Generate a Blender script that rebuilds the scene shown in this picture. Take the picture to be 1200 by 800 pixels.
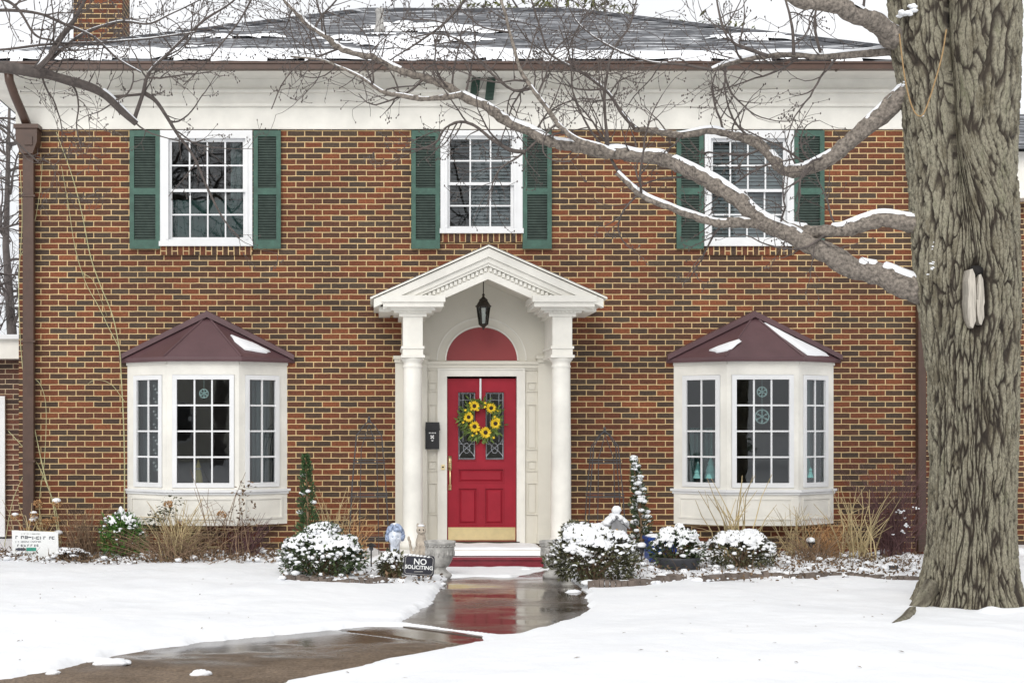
import bpy, math, random
import numpy as np
from mathutils import Vector, Matrix, noise

random.seed(7)
R = math.radians
scene = bpy.context.scene
for o in list(bpy.data.objects):
    bpy.data.objects.remove(o, do_unlink=True)
COL = scene.collection

# ---------------------------------------------------------------- camera, sky, sun, exposure
CAMD, F, PX, PY, EYE = 17.0, 1615.0, 440.0, 500.0, 1.63
cd = bpy.data.cameras.new('camera')
cam = bpy.data.objects.new('camera', cd)
COL.objects.link(cam)
cam.location = (0, -CAMD, EYE)
cam.rotation_euler = (R(90), 0, 0)
cd.sensor_width = 36
cd.lens = 36 * F / 1200
cd.shift_x = (600 - PX) / 1200
cd.shift_y = (PY - 400) / 1200
cd.clip_start = 0.1
cd.clip_end = 2000
scene.camera = cam

SUN_EL, SUN_AZ = 33, 198          # the sun behind thin cloud, behind and left of the camera
wd = bpy.data.worlds.new('World')
scene.world = wd
wd.use_nodes = True
wn, wl = wd.node_tree.nodes, wd.node_tree.links
wn.clear()
sky = wn.new('ShaderNodeTexSky')
sky.sky_type = 'NISHITA'
sky.sun_disc = False
sky.sun_elevation = R(SUN_EL)
sky.sun_rotation = R(SUN_AZ)
sky.air_density = 1.0
sky.dust_density = 7.0
sky.ozone_density = 1.0
hsv = wn.new('ShaderNodeHueSaturation')
hsv.inputs['Saturation'].default_value = 0.12
bg = wn.new('ShaderNodeBackground')
bg.inputs['Strength'].default_value = 0.12
wo = wn.new('ShaderNodeOutputWorld')
wl.new(sky.outputs[0], hsv.inputs['Color'])
# an even cloud deck over the clear sky
tc = wn.new('ShaderNodeTexCoord'); cn = wn.new('ShaderNodeTexNoise')
cn.inputs['Scale'].default_value = 2.2; cn.inputs['Detail'].default_value = 5
cr_ = wn.new('ShaderNodeValToRGB'); cr_.color_ramp.elements[0].position = .3; cr_.color_ramp.elements[1].position = .7
cr_.color_ramp.elements[0].color = (.74, .76, .79, 1); cr_.color_ramp.elements[1].color = (.90, .905, .92, 1)
cm = wn.new('ShaderNodeVectorMath'); cm.operation = 'SCALE'; cm.inputs['Scale'].default_value = 10.6
cx_ = wn.new('ShaderNodeMix'); cx_.data_type = 'RGBA'; cx_.inputs[0].default_value = .88
wl.new(tc.outputs['Generated'], cn.inputs['Vector']); wl.new(cn.outputs[0], cr_.inputs[0]); wl.new(cr_.outputs[0], cm.inputs[0])
wl.new(hsv.outputs[0], cx_.inputs[6]); wl.new(cm.outputs[0], cx_.inputs[7])
wl.new(cx_.outputs[2], bg.inputs['Color'])
wl.new(bg.outputs[0], wo.inputs['Surface'])

sd = bpy.data.lights.new('sun', 'SUN')
sd.energy = 1.5
sd.angle = R(32)
sd.color = (1.0, 0.97, 0.92)
sun = bpy.data.objects.new('sun', sd)
COL.objects.link(sun)
sv = Vector((math.sin(R(SUN_AZ)) * math.cos(R(SUN_EL)), math.cos(R(SUN_AZ)) * math.cos(R(SUN_EL)), math.sin(R(SUN_EL))))
sun.rotation_euler = sv.to_track_quat('Z', 'Y').to_euler()
sun.location = (0, -10, 20)

vs = scene.view_settings
vs.view_transform = 'Standard'
vs.look = 'None'
vs.exposure = 0.06
vs.gamma = 1
vs.use_curve_mapping = False

# ---------------------------------------------------------------- helpers
def W(px, py, Y):
    d = CAMD + Y
    return Vector(((px - PX) * d / F, Y, EYE - (py - PY) * d / F))
def X0(px, Y=0.0): return (px - PX) * (CAMD + Y) / F
def Z0(py, Y=0.0): return EYE - (py - PY) * (CAMD + Y) / F
def G(px, py, z=0.0):
    d = F * (EYE - z) / (py - PY)
    return Vector(((px - PX) * d / F, d - CAMD, z))
def lerp(a, b, t): return a + (b - a) * t
U = random.uniform

LOCS = {}
class MB:
    def __init__(s): s.v = []; s.f = []
    def box(s, x0, x1, y0, y1, z0, z1):
        i = len(s.v)
        s.v += [(x0,y0,z0),(x1,y0,z0),(x1,y1,z0),(x0,y1,z0),(x0,y0,z1),(x1,y0,z1),(x1,y1,z1),(x0,y1,z1)]
        s.f += [(i,i+1,i+5,i+4),(i+1,i+2,i+6,i+5),(i+2,i+3,i+7,i+6),(i+3,i,i+4,i+7),(i+4,i+5,i+6,i+7),(i+3,i+2,i+1,i)]
        return s
    def xbox(s, m, sx, sy, sz):
        i = len(s.v)
        for z in (-.5,.5):
            for x, y in ((-.5,-.5),(.5,-.5),(.5,.5),(-.5,.5)):
                s.v.append(tuple(m @ Vector((x*sx, y*sy, z*sz))))
        s.f += [(i,i+1,i+5,i+4),(i+1,i+2,i+6,i+5),(i+2,i+3,i+7,i+6),(i+3,i,i+4,i+7),(i+4,i+5,i+6,i+7),(i+3,i+2,i+1,i)]
        return s
    def frame(s, x0, x1, z0, z1, w, y0, y1):
        s.box(x0, x1, y0, y1, z1-w, z1); s.box(x0, x1, y0, y1, z0, z0+w)
        s.box(x0, x0+w, y0, y1, z0+w, z1-w); s.box(x1-w, x1, y0, y1, z0+w, z1-w)
        return s
    def prism(s, poly, y0, y1):
        "polygon in XZ, extruded along Y"
        n = len(poly); i = len(s.v)
        s.v += [(x, y0, z) for x, z in poly] + [(x, y1, z) for x, z in poly]
        s.f.append(tuple(range(i, i+n))); s.f.append(tuple(range(i+2*n-1, i+n-1, -1)))
        for k in range(n):
            k2 = (k+1) % n
            s.f.append((i+k, i+n+k, i+n+k2, i+k2))
        return s
    def vprism(s, poly, z0, z1):
        n = len(poly); i = len(s.v)
        s.v += [(x, y, z0) for x, y in poly] + [(x, y, z1) for x, y in poly]
        s.f.append(tuple(range(i+n-1, i-1, -1))); s.f.append(tuple(range(i+n, i+2*n)))
        for k in range(n):
            k2 = (k+1) % n
            s.f.append((i+k, i+k2, i+n+k2, i+n+k))
        return s
    def poly(s, pts):
        i = len(s.v); s.v += [tuple(p) for p in pts]; s.f.append(tuple(range(i, i+len(pts)))); return s
    def tube(s, pts, rad, n=6, cap=True):
        i0 = len(s.v); m = len(pts)
        P = [Vector(p) for p in pts]
        t0 = (P[-1]-P[0])
        if t0.length < 1e-6: t0 = Vector((0,0,1))
        t0.normalize()
        ref = Vector((0,1,0)) if abs(t0.y) < .8 else Vector((1,0,0))
        for k in range(m):
            t = P[min(k+1,m-1)] - P[max(k-1,0)]
            if t.length < 1e-7: t = t0
            a = t.cross(ref)
            if a.length < 1e-7: a = t.cross(Vector((0.3,0.2,1)))
            a.normalize(); b = a.cross(t).normalized()
            r = rad[k] if hasattr(rad, '__len__') else rad
            for q in range(n):
                an = 2*math.pi*q/n
                s.v.append(tuple(P[k] + a*(r*math.cos(an)) + b*(r*math.sin(an))))
        for k in range(m-1):
            for q in range(n):
                q2 = (q+1) % n
                s.f.append((i0+k*n+q, i0+k*n+q2, i0+(k+1)*n+q2, i0+(k+1)*n+q))
        if cap:
            s.f.append(tuple(i0+q for q in range(n-1,-1,-1))); s.f.append(tuple(i0+(m-1)*n+q for q in range(n)))
        return s
    def lathe(s, prof, c, n=24):
        i0 = len(s.v); m = len(prof)
        for r, z in prof:
            for q in range(n):
                a = 2*math.pi*q/n
                s.v.append((c[0]+r*math.cos(a), c[1]+r*math.sin(a), c[2]+z))
        for k in range(m-1):
            for q in range(n):
                q2 = (q+1) % n
                s.f.append((i0+k*n+q, i0+k*n+q2, i0+(k+1)*n+q2, i0+(k+1)*n+q))
        s.f.append(tuple(i0+q for q in range(n-1,-1,-1))); s.f.append(tuple(i0+(m-1)*n+q for q in range(n)))
        return s
    def ball(s, c, rx, ry=None, rz=None, n=10, m=6, jit=0.0):
        ry = rx if ry is None else ry; rz = rx if rz is None else rz
        i0 = len(s.v); ph = U(0, 6)
        for k in range(1, m):
            th = math.pi*k/m
            for q in range(n):
                a = 2*math.pi*q/n + ph
                j = 1 + U(-jit, jit)
                s.v.append((c[0]+rx*j*math.sin(th)*math.cos(a), c[1]+ry*j*math.sin(th)*math.sin(a), c[2]+rz*j*math.cos(th)))
        t = len(s.v); s.v += [(c[0],c[1],c[2]+rz), (c[0],c[1],c[2]-rz)]
        for k in range(m-2):
            for q in range(n):
                q2 = (q+1) % n
                s.f.append((i0+k*n+q, i0+(k+1)*n+q, i0+(k+1)*n+q2, i0+k*n+q2))
        for q in range(n):
            q2 = (q+1) % n
            s.f.append((t, i0+q, i0+q2)); s.f.append((t+1, i0+(m-2)*n+q2, i0+(m-2)*n+q))
        return s
    def leaf(s, p, d, nrm, L, w):
        d = Vector(d).normalized(); side = d.cross(nrm)
        if side.length < 1e-4: side = d.cross(Vector((.3,.5,.8)))
        side.normalize(); up = side.cross(d)
        p = Vector(p); i = len(s.v)
        s.v += [tuple(p), tuple(p+d*L*.5+side*w*.5+up*w*.18), tuple(p+d*L), tuple(p+d*L*.5-side*w*.5+up*w*.18)]
        s.f += [(i, i+1, i+2), (i, i+2, i+3)]
        return s
    def build(s, name, mat, parent=None, smooth=False, loc=None):
        if parent is not None: L = LOCS[parent.name]
        else: L = Vector(loc) if loc is not None else Vector((0,0,0))
        me = bpy.data.meshes.new(name)
        a = np.array(s.v, dtype=float) - np.array(L)
        me.from_pydata(a.tolist(), [], s.f)
        me.materials.append(mat)
        if smooth: me.polygons.foreach_set('use_smooth', [True]*len(me.polygons))
        me.update()
        o = bpy.data.objects.new(name, me)
        COL.objects.link(o)
        if parent is not None: o.parent = parent
        else: o.location = L
        LOCS[o.name] = L
        return o

def tag(o, label=None, cat=None, group=None, kind=None):
    if label: o['label'] = label
    if cat: o['category'] = cat
    if group: o['group'] = group
    if kind: o['kind'] = kind
    return o
def thing(name, label, cat, loc, group=None):
    o = bpy.data.objects.new(name, None)
    COL.objects.link(o); o.location = loc; o.empty_display_size = .1
    LOCS[o.name] = Vector(loc)
    return tag(o, label, cat, group)
def dup(o, loc, label, group=None):
    def rec(x, par):
        c = x.copy(); COL.objects.link(c)
        if par is not None: c.parent = par
        for ch in list(x.children): rec(ch, c)
        return c
    r = rec(o, None); r.location = loc; r['label'] = label
    if group: r['group'] = group
    LOCS[r.name] = Vector(loc)
    return r

# ---------------------------------------------------------------- materials
def newmat(name):
    m = bpy.data.materials.new(name); m.use_nodes = True
    nt = m.node_tree; b = nt.nodes['Principled BSDF']
    return m, nt, b
def N(nt, t, **kw):
    n = nt.nodes.new(t)
    for k, v in kw.items(): setattr(n, k, v)
    return n
def ramp(nt, stops):
    r = nt.nodes.new('ShaderNodeValToRGB')
    e = r.color_ramp.elements
    while len(e) < len(stops): e.new(.5)
    for i, (p, c) in enumerate(stops):
        e[i].position = p; e[i].color = (*c, 1) if len(c) == 3 else c
    return r
def bump(nt, b, src, strength=.3, dist=.01, prev=None):
    bn = nt.nodes.new('ShaderNodeBump')
    bn.inputs['Strength'].default_value = strength; bn.inputs['Distance'].default_value = dist
    nt.links.new(src, bn.inputs['Height'])
    if prev is not None: nt.links.new(prev, bn.inputs['Normal'])
    nt.links.new(bn.outputs[0], b.inputs['Normal'])
    return bn.outputs[0]
def pos(nt, scale=(1,1,1)):
    g = nt.nodes.new('ShaderNodeNewGeometry'); mp = nt.nodes.new('ShaderNodeMapping')
    mp.inputs['Scale'].default_value = scale
    nt.links.new(g.outputs['Position'], mp.inputs['Vector'])
    return mp.outputs[0]
def noi(nt, vec, scale, detail=4, rough=.6):
    n = nt.nodes.new('ShaderNodeTexNoise')
    n.inputs['Scale'].default_value = scale; n.inputs['Detail'].default_value = detail; n.inputs['Roughness'].default_value = rough
    nt.links.new(vec, n.inputs['Vector'])
    return n.outputs[0]
def simple(name, col, rough=.5, var=.15, scale=6, bmp=0.0, bscale=60, metal=0.0, stretch=(1,1,1), island=0.0):
    m, nt, b = newmat(name)
    v = pos(nt, stretch)
    c0 = tuple(max(0, c*(1-var)) for c in col); c1 = tuple(min(1, c*(1+var)) for c in col)
    r = ramp(nt, [(.3, c0), (.7, c1)])
    nt.links.new(noi(nt, v, scale), r.inputs[0])
    out = r.outputs[0]
    if island:
        g = nt.nodes.new('ShaderNodeNewGeometry')
        h = nt.nodes.new('ShaderNodeHueSaturation')
        mr = nt.nodes.new('ShaderNodeMapRange')
        mr.inputs['To Min'].default_value = 1-island; mr.inputs['To Max'].default_value = 1+island
        nt.links.new(g.outputs['Random Per Island'], mr.inputs['Value'])
        nt.links.new(mr.outputs[0], h.inputs['Value']); nt.links.new(out, h.inputs['Color'])
        out = h.outputs[0]
    nt.links.new(out, b.inputs['Base Color'])
    b.inputs['Roughness'].default_value = rough; b.inputs['Metallic'].default_value = metal
    if bmp: bump(nt, b, noi(nt, v, bscale, 5), bmp, .01)
    return m

def brick_mat(name, cols, mortar, rot=False, bw=.217, rh=.0695, ms=.0066):
    m, nt, b = newmat(name)
    g = N(nt, 'ShaderNodeNewGeometry')
    sp = N(nt, 'ShaderNodeSeparateXYZ'); nt.links.new(g.outputs['Position'], sp.inputs[0])
    sn = N(nt, 'ShaderNodeSeparateXYZ'); nt.links.new(g.outputs['True Normal'], sn.inputs[0])
    ab = N(nt, 'ShaderNodeMath', operation='ABSOLUTE'); nt.links.new(sn.outputs[0], ab.inputs[0])
    gt = N(nt, 'ShaderNodeMath', operation='GREATER_THAN'); nt.links.new(ab.outputs[0], gt.inputs[0]); gt.inputs[1].default_value = .5
    mx = N(nt, 'ShaderNodeMix', data_type='FLOAT')
    nt.links.new(gt.outputs[0], mx.inputs[0]); nt.links.new(sp.outputs[0], mx.inputs[2]); nt.links.new(sp.outputs[1], mx.inputs[3])
    cb = N(nt, 'ShaderNodeCombineXYZ')
    if rot:
        nt.links.new(sp.outputs[2], cb.inputs[0]); nt.links.new(mx.outputs[0], cb.inputs[1])
    else:
        nt.links.new(mx.outputs[0], cb.inputs[0]); nt.links.new(sp.outputs[2], cb.inputs[1])
    # slight waviness of the courses
    nz = N(nt, 'ShaderNodeTexNoise'); nz.inputs['Scale'].default_value = 9; nz.inputs['Detail'].default_value = 3
    nt.links.new(cb.outputs[0], nz.inputs['Vector'])
    va = N(nt, 'ShaderNodeVectorMath', operation='MULTIPLY_ADD')
    va.inputs[1].default_value = (.008, .008, 0)
    nt.links.new(nz.outputs['Color'], va.inputs[0]); nt.links.new(cb.outputs[0], va.inputs[2])
    t = N(nt, 'ShaderNodeTexBrick')
    t.offset = .5
    t.inputs['Color1'].default_value = (0,0,0,1); t.inputs['Color2'].default_value = (1,1,1,1); t.inputs['Mortar'].default_value = (.5,.5,.5,1)
    t.inputs['Scale'].default_value = 1; t.inputs['Mortar Size'].default_value = ms; t.inputs['Mortar Smooth'].default_value = .25
    t.inputs['Brick Width'].default_value = bw; t.inputs['Row Height'].default_value = rh
    nt.links.new(va.outputs[0], t.inputs['Vector'])
    r = ramp(nt, cols); nt.links.new(t.outputs['Color'], r.inputs[0])
    n1 = noi(nt, g.outputs['Position'], 45, 6, .7)
    mr = N(nt, 'ShaderNodeMapRange'); mr.inputs['From Min'].default_value = .3; mr.inputs['From Max'].default_value = .7
    mr.inputs['To Min'].default_value = .45; mr.inputs['To Max'].default_value = 1.5
    nt.links.new(n1, mr.inputs['Value'])
    hv = N(nt, 'ShaderNodeHueSaturation'); nt.links.new(r.outputs[0], hv.inputs['Color']); nt.links.new(mr.outputs[0], hv.inputs['Value'])
    # mortar
    n2 = noi(nt, g.outputs['Position'], 14, 4)
    mo = ramp(nt, [(.3, tuple(c*.72 for c in mortar)), (.7, mortar)]); nt.links.new(n2, mo.inputs[0])
    mc = N(nt, 'ShaderNodeMix', data_type='RGBA')
    nt.links.new(t.outputs['Fac'], mc.inputs[0]); nt.links.new(hv.outputs[0], mc.inputs[6]); nt.links.new(mo.outputs[0], mc.inputs[7])
    # broad weathering
    n3 = noi(nt, g.outputs['Position'], .9, 5, .6)
    mr3 = N(nt, 'ShaderNodeMapRange'); mr3.inputs['From Min'].default_value = .3; mr3.inputs['From Max'].default_value = .7
    mr3.inputs['To Min'].default_value = .72; mr3.inputs['To Max'].default_value = 1.15
    nt.links.new(n3, mr3.inputs['Value'])
    h3 = N(nt, 'ShaderNodeHueSaturation'); nt.links.new(mc.outputs[2], h3.inputs['Color']); nt.links.new(mr3.outputs[0], h3.inputs['Value'])
    nt.links.new(h3.outputs[0], b.inputs['Base Color'])
    b.inputs['Roughness'].default_value = .85
    iv = N(nt, 'ShaderNodeMath', operation='SUBTRACT'); iv.inputs[0].default_value = 1; nt.links.new(t.outputs['Fac'], iv.inputs[1])
    ad = N(nt, 'ShaderNodeMath', operation='MULTIPLY_ADD'); nt.links.new(n1, ad.inputs[0]); ad.inputs[1].default_value = .3; nt.links.new(iv.outputs[0], ad.inputs[2])
    bump(nt, b, ad.outputs[0], .7, .012)
    return m

BRK = [(0,(.080,.052,.034)), (.2,(.058,.035,.023)), (.38,(.088,.039,.021)), (.6,(.122,.039,.018)), (.82,(.165,.047,.018)), (1,(.215,.066,.025))]
M = {}
M['brick'] = brick_mat('brick', BRK, (.74,.535,.275))
M['brick_rot'] = brick_mat('rowlock_brick', BRK[1:], (.74,.535,.275), rot=True)
M['foundation'] = brick_mat('foundation_brick', [(0,(.16,.05,.032)),(1,(.21,.065,.04))], (.30,.15,.09))
M['brick_dim'] = brick_mat('wing_brick', [(0,(.05,.032,.025)),(1,(.16,.055,.032))], (.62,.48,.32))
M['white'] = simple('white_paint', (.74,.745,.75), .45, .05, 3, .08, 30)
M['cream'] = simple('cream_paint', (.66,.63,.55), .5, .05, 2.5, .08, 25)
M['warmwhite'] = simple('warm_white_paint', (.76,.74,.68), .5, .12, 2.2, .1, 25)
M['green'] = simple('green_paint', (.044,.104,.078), .6, .25, 9, .1, 40)
M['louver'] = simple('grey_green_paint', (.066,.092,.078), .65, .25, 14, .1, 40)  # slats greyer than the shutter rails and stiles
M['vent_green'] = simple('dark_green_metal', (.015,.045,.03), .5, .2, 9)
M['brown_metal'] = simple('brown_metal', (.075,.040,.027), .42, .2, 5, .05, 30)
M['bayroof'] = simple('burgundy_metal', (.105,.055,.060), .40, .14, 3, .04, 20)
M['red'] = simple('red_door_paint', (.30,.018,.032), .45, .12, 4, .04, 50)
M['red'].node_tree.nodes['Principled BSDF'].inputs['Specular IOR Level'].default_value = .2
M['redarch'] = simple('red_arch_paint', (.255,.032,.034), .5, .08, 4)
M['redstep'] = simple('red_step_paint', (.20,.018,.030), .3, .2, 8, .2, 40)
M['brass'] = simple('brass', (.88,.72,.40), .33, .08, 8, .03, 60, metal=1)
M['black'] = simple('black_metal', (.012,.012,.014), .4, .2, 20)
M['iron'] = simple('weathered_iron', (.06,.06,.065), .6, .3, 30)
M['stone'] = simple('cast_stone', (.40,.39,.37), .85, .35, 14, .5, 60)
M['beige_stone'] = simple('beige_stone', (.46,.40,.33), .85, .28, 25, .5, 70)
M['dark_stone'] = simple('edging_stone', (.15,.12,.10), .85, .35, 8, .6, 40)
M['interior'] = simple('interior_plaster', (.34,.32,.29), .8, .08, 2)
M['floorwood'] = simple('interior_floor', (.18,.11,.07), .5, .2, 4)
M['blind'] = simple('blind_slat', (.42,.45,.47), .6, .06, 5)
M['tealcurtain'] = simple('teal_curtain', (.05,.125,.115), .8, .12, 7, stretch=(6,6,.6))
M['greycurtain'] = simple('pale_curtain', (.27,.33,.33), .8, .12, 7, stretch=(6,6,.6))
M['teal'] = simple('teal_glaze', (.18,.42,.40), .35, .15, 9)
M['paleglass'] = simple('frosted_ornament', (.55,.72,.70), .3, .1, 20)
M['yellow'] = simple('sunflower_petal', (.80,.56,.02), .6, .12, 20, island=.2)
M['seed'] = simple('sunflower_centre', (.035,.016,.008), .8, .3, 40)
M['wleaf'] = simple('wreath_leaf', (.10,.15,.025), .6, .3, 25, island=.45)
M['bronze'] = simple('dark_bronze', (.035,.028,.022), .45, .3, 20, metal=.5)
M['bulb'] = simple('white_candle_tube', (.8,.78,.7), .4, .03, 4)
M['signblack'] = simple('black_sign', (.018,.018,.028), .4, .2, 20)
M['signwhite'] = simple('white_sign', (.80,.81,.80), .5, .03, 6)
M['signgreen'] = simple('green_print', (.03,.27,.19), .5, .05, 6)
M['signink'] = simple('dark_print', (.05,.055,.07), .5, .1, 6)
M['lead'] = simple('lead_came', (.50,.53,.56), .35, .1, 10, metal=.6)
M['straw'] = simple('straw_stem', (.44,.35,.19), .8, .2, 12, island=.35)
M['deadbrown'] = simple('dead_stem', (.20,.13,.08), .85, .25, 14, island=.4)
M['dryhead'] = simple('dry_flower', (.42,.24,.11), .9, .3, 30, island=.35)
M['vine'] = simple('vine_stem', (.46,.44,.24), .8, .2, 12)
M['bush'] = simple('boxwood_leaf', (.052,.075,.030), .45, .3, 18, island=.55)
M['bush2'] = simple('azalea_leaf', (.075,.075,.035), .5, .35, 18, island=.6)
M['brightleaf'] = simple('bright_leaf', (.07,.16,.028), .45, .3, 18, island=.5)
M['conifer'] = simple('conifer_needle', (.045,.095,.030), .6, .3, 18, island=.5)
M['magnolia'] = simple('magnolia_leaf', (.12,.13,.035), .45, .3, 9, island=.55)
M['burgundy'] = simple('burgundy_twig', (.12,.06,.06), .8, .3, 20, island=.4)
M['litter'] = simple('leaf_litter', (.13,.085,.05), .9, .4, 20, island=.5)
M['blue'] = simple('blue_plastic', (.012,.05,.26), .35, .1, 6)
M['potdark'] = simple('dark_pot', (.035,.036,.042), .5, .15, 8)
M['greywood'] = simple('grey_wood', (.25,.25,.26), .8, .25, 20, .3, 60, stretch=(1,1,.2))
M['tan'] = simple('tan_wood', (.42,.27,.12), .7, .15, 20)
M['rope'] = simple('rope_fibre', (.33,.215,.10), .8, .2, 60, .4, 120)
M['wood'] = simple('bare_wood', (.42,.385,.33), .8, .38, 22, .4, 50, stretch=(3,3,.25))
M['hollow'] = simple('near_black', (.012,.010,.009), .9, .3, 20)
M['glaze'] = simple('blue_white_glaze', (.66,.71,.80), .25, .22, 22)
M['bluehair'] = simple('blue_glaze', (.30,.37,.52), .3, .55, 34)
M['yellowcloth'] = simple('yellow_cloth', (.45,.36,.10), .7, .2, 12)
M['limbbark'] = simple('limb_bark', (.20,.172,.145), .9, .65, 34, 1.0, 60)
M['twigbark'] = simple('twig_bark', (.095,.078,.07), .8, .35, 20)
M['bgtwig'] = simple('far_twig_bark', (.10,.085,.08), .85, .25, 10)

def snow_mat():
    m, nt, b = newmat('snow')
    v = pos(nt)
    r = ramp(nt, [(.3, (.80,.815,.84)), (.7, (.865,.875,.89))])
    nt.links.new(noi(nt, v, 1.3, 5), r.inputs[0]); nt.links.new(r.outputs[0], b.inputs['Base Color'])
    b.inputs['Roughness'].default_value = .7
    b.inputs['Specular IOR Level'].default_value = .25
    p = bump(nt, b, noi(nt, v, 9, 5), .22, .03)
    bump(nt, b, noi(nt, v, 70, 4), .25, .006, p)
    return m
M['snow'] = snow_mat()

def glass_mat():
    m = bpy.data.materials.new('window_glass'); m.use_nodes = True
    nt = m.node_tree; nt.nodes.clear()
    out = N(nt, 'ShaderNodeOutputMaterial'); mx = N(nt, 'ShaderNodeMixShader')
    tr = N(nt, 'ShaderNodeBsdfTransparent'); tr.inputs[0].default_value = (.82,.87,.87,1)
    gl = N(nt, 'ShaderNodeBsdfGlossy'); gl.inputs['Roughness'].default_value = .012; gl.inputs[0].default_value = (.95,.98,1,1)
    fr = N(nt, 'ShaderNodeFresnel'); fr.inputs[0].default_value = 1.72
    bn = N(nt, 'ShaderNodeBump'); bn.inputs['Strength'].default_value = .04; bn.inputs['Distance'].default_value = .02
    nt.links.new(noi(nt, pos(nt), 3, 2), bn.inputs['Height']); nt.links.new(bn.outputs[0], gl.inputs['Normal'])
    nt.links.new(fr.outputs[0], mx.inputs[0]); nt.links.new(tr.outputs[0], mx.inputs[1]); nt.links.new(gl.outputs[0], mx.inputs[2])
    nt.links.new(mx.outputs[0], out.inputs[0])
    return m
M['glass'] = glass_mat()

def shingle_mat():
    m, nt, b = newmat('slate_shingles')
    g = N(nt, 'ShaderNodeNewGeometry')
    sp = N(nt, 'ShaderNodeSeparateXYZ'); nt.links.new(g.outputs['Position'], sp.inputs[0])
    cb = N(nt, 'ShaderNodeCombineXYZ'); nt.links.new(sp.outputs[0], cb.inputs[0])
    ml = N(nt, 'ShaderNodeMath', operation='MULTIPLY'); ml.inputs[1].default_value = 2.2
    nt.links.new(sp.outputs[2], ml.inputs[0]); nt.links.new(ml.outputs[0], cb.inputs[1])
    t = N(nt, 'ShaderNodeTexBrick')
    t.inputs['Color1'].default_value = (.040,.043,.050,1); t.inputs['Color2'].default_value = (.115,.118,.13,1); t.inputs['Mortar'].default_value = (.03,.03,.033,1)
    t.inputs['Scale'].default_value = 1; t.inputs['Mortar Size'].default_value = .006; t.inputs['Brick Width'].default_value = .3; t.inputs['Row Height'].default_value = .13
    nt.links.new(cb.outputs[0], t.inputs['Vector'])
    # snow caught along the courses
    mp = N(nt, 'ShaderNodeMapping'); mp.inputs['Scale'].default_value = (1.0, 7.0, 1); nt.links.new(cb.outputs[0], mp.inputs[0])
    nz = noi(nt, mp.outputs[0], 1.8, 6, .65)
    r = ramp(nt, [(.54, (0,0,0)), (.63, (.8,.8,.8))]); nt.links.new(nz, r.inputs[0])
    mx = N(nt, 'ShaderNodeMix', data_type='RGBA'); nt.links.new(r.outputs[0], mx.inputs[0]); nt.links.new(t.outputs['Color'], mx.inputs[6]); mx.inputs[7].default_value = (.85,.87,.9,1)
    nt.links.new(mx.outputs[2], b.inputs['Base Color']); b.inputs['Roughness'].default_value = .75
    bump(nt, b, t.outputs['Fac'], -.5, .01)
    return m
M['shingle'] = shingle_mat()

def path_mat(name, wet):
    m, nt, b = newmat(name)
    v = pos(nt)
    base = ramp(nt, [(.25,(.11,.085,.068)), (.5,(.21,.16,.125)), (.75,(.30,.235,.19))] if not wet else [(.25,(.05,.041,.035)), (.55,(.095,.075,.062)), (.8,(.14,.107,.086))])
    nt.links.new(noi(nt, v, 2.6, 8, .68), base.inputs[0])
    nt.links.new(base.outputs[0], b.inputs['Base Color'])
    rr = ramp(nt, [(.40,(.03,)*3), (.62,(.30,)*3)] if wet else [(.36,(.06,)*3), (.47,(.55,)*3)])
    st = pos(nt, (.7, 1.6, 1))
    nt.links.new(noi(nt, st, 1.1 if wet else 1.0, 5, .6), rr.inputs[0])
    nt.links.new(rr.outputs[0], b.inputs['Roughness'])
    ms = N(nt, 'ShaderNodeMath', operation='MULTIPLY')
    nt.links.new(noi(nt, v, 40, 5), ms.inputs[0]); nt.links.new(rr.outputs[0], ms.inputs[1])
    p = bump(nt, b, ms.outputs[0], .5, .012)
    bump(nt, b, noi(nt, pos(nt, (1, 3, 1)), 2.2, 2), .05 if wet else .1, .02, p)
    return m
M['wetpath'] = path_mat('wet_concrete', True)
def damp_mat():
    m, nt, b = newmat('damp_concrete'); v = pos(nt)
    at = N(nt, 'ShaderNodeAttribute', attribute_name='wet')
    c1 = ramp(nt, [(.25,(.095,.072,.053)), (.45,(.17,.128,.094)), (.6,(.235,.18,.135)), (.8,(.14,.10,.075))]); nt.links.new(noi(nt, v, 1.7, 9, .74), c1.inputs[0])
    c2 = ramp(nt, [(.35,(.55,.55,.55)), (.6,(1.12,1.1,1.06))]); nt.links.new(noi(nt, v, 38, 5, .7), c2.inputs[0])
    mu = N(nt, 'ShaderNodeMix', data_type='RGBA', blend_type='MULTIPLY'); mu.inputs[0].default_value = 1
    nt.links.new(c1.outputs[0], mu.inputs[6]); nt.links.new(c2.outputs[0], mu.inputs[7])
    wm = N(nt, 'ShaderNodeMix', data_type='RGBA', blend_type='MULTIPLY'); nt.links.new(at.outputs['Fac'], wm.inputs[0]); wm.inputs[7].default_value = (.42,.42,.44,1)
    nt.links.new(mu.outputs[2], wm.inputs[6]); nt.links.new(wm.outputs[2], b.inputs['Base Color'])
    mr = N(nt, 'ShaderNodeMapRange'); mr.inputs['From Min'].default_value = .25; mr.inputs['From Max'].default_value = .75; mr.inputs['To Min'].default_value = .62; mr.inputs['To Max'].default_value = .05
    nt.links.new(at.outputs['Fac'], mr.inputs['Value']); nt.links.new(mr.outputs[0], b.inputs['Roughness'])
    sp_ = N(nt, 'ShaderNodeMapRange'); sp_.inputs['From Min'].default_value = .2; sp_.inputs['From Max'].default_value = .7; sp_.inputs['To Min'].default_value = .12; sp_.inputs['To Max'].default_value = .5
    nt.links.new(at.outputs['Fac'], sp_.inputs['Value']); nt.links.new(sp_.outputs[0], b.inputs['Specular IOR Level'])
    ms = N(nt, 'ShaderNodeMath', operation='MULTIPLY'); nt.links.new(noi(nt, v, 55, 6, .7), ms.inputs[0]); nt.links.new(mr.outputs[0], ms.inputs[1])
    bump(nt, b, ms.outputs[0], .9, .012)
    return m
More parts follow.
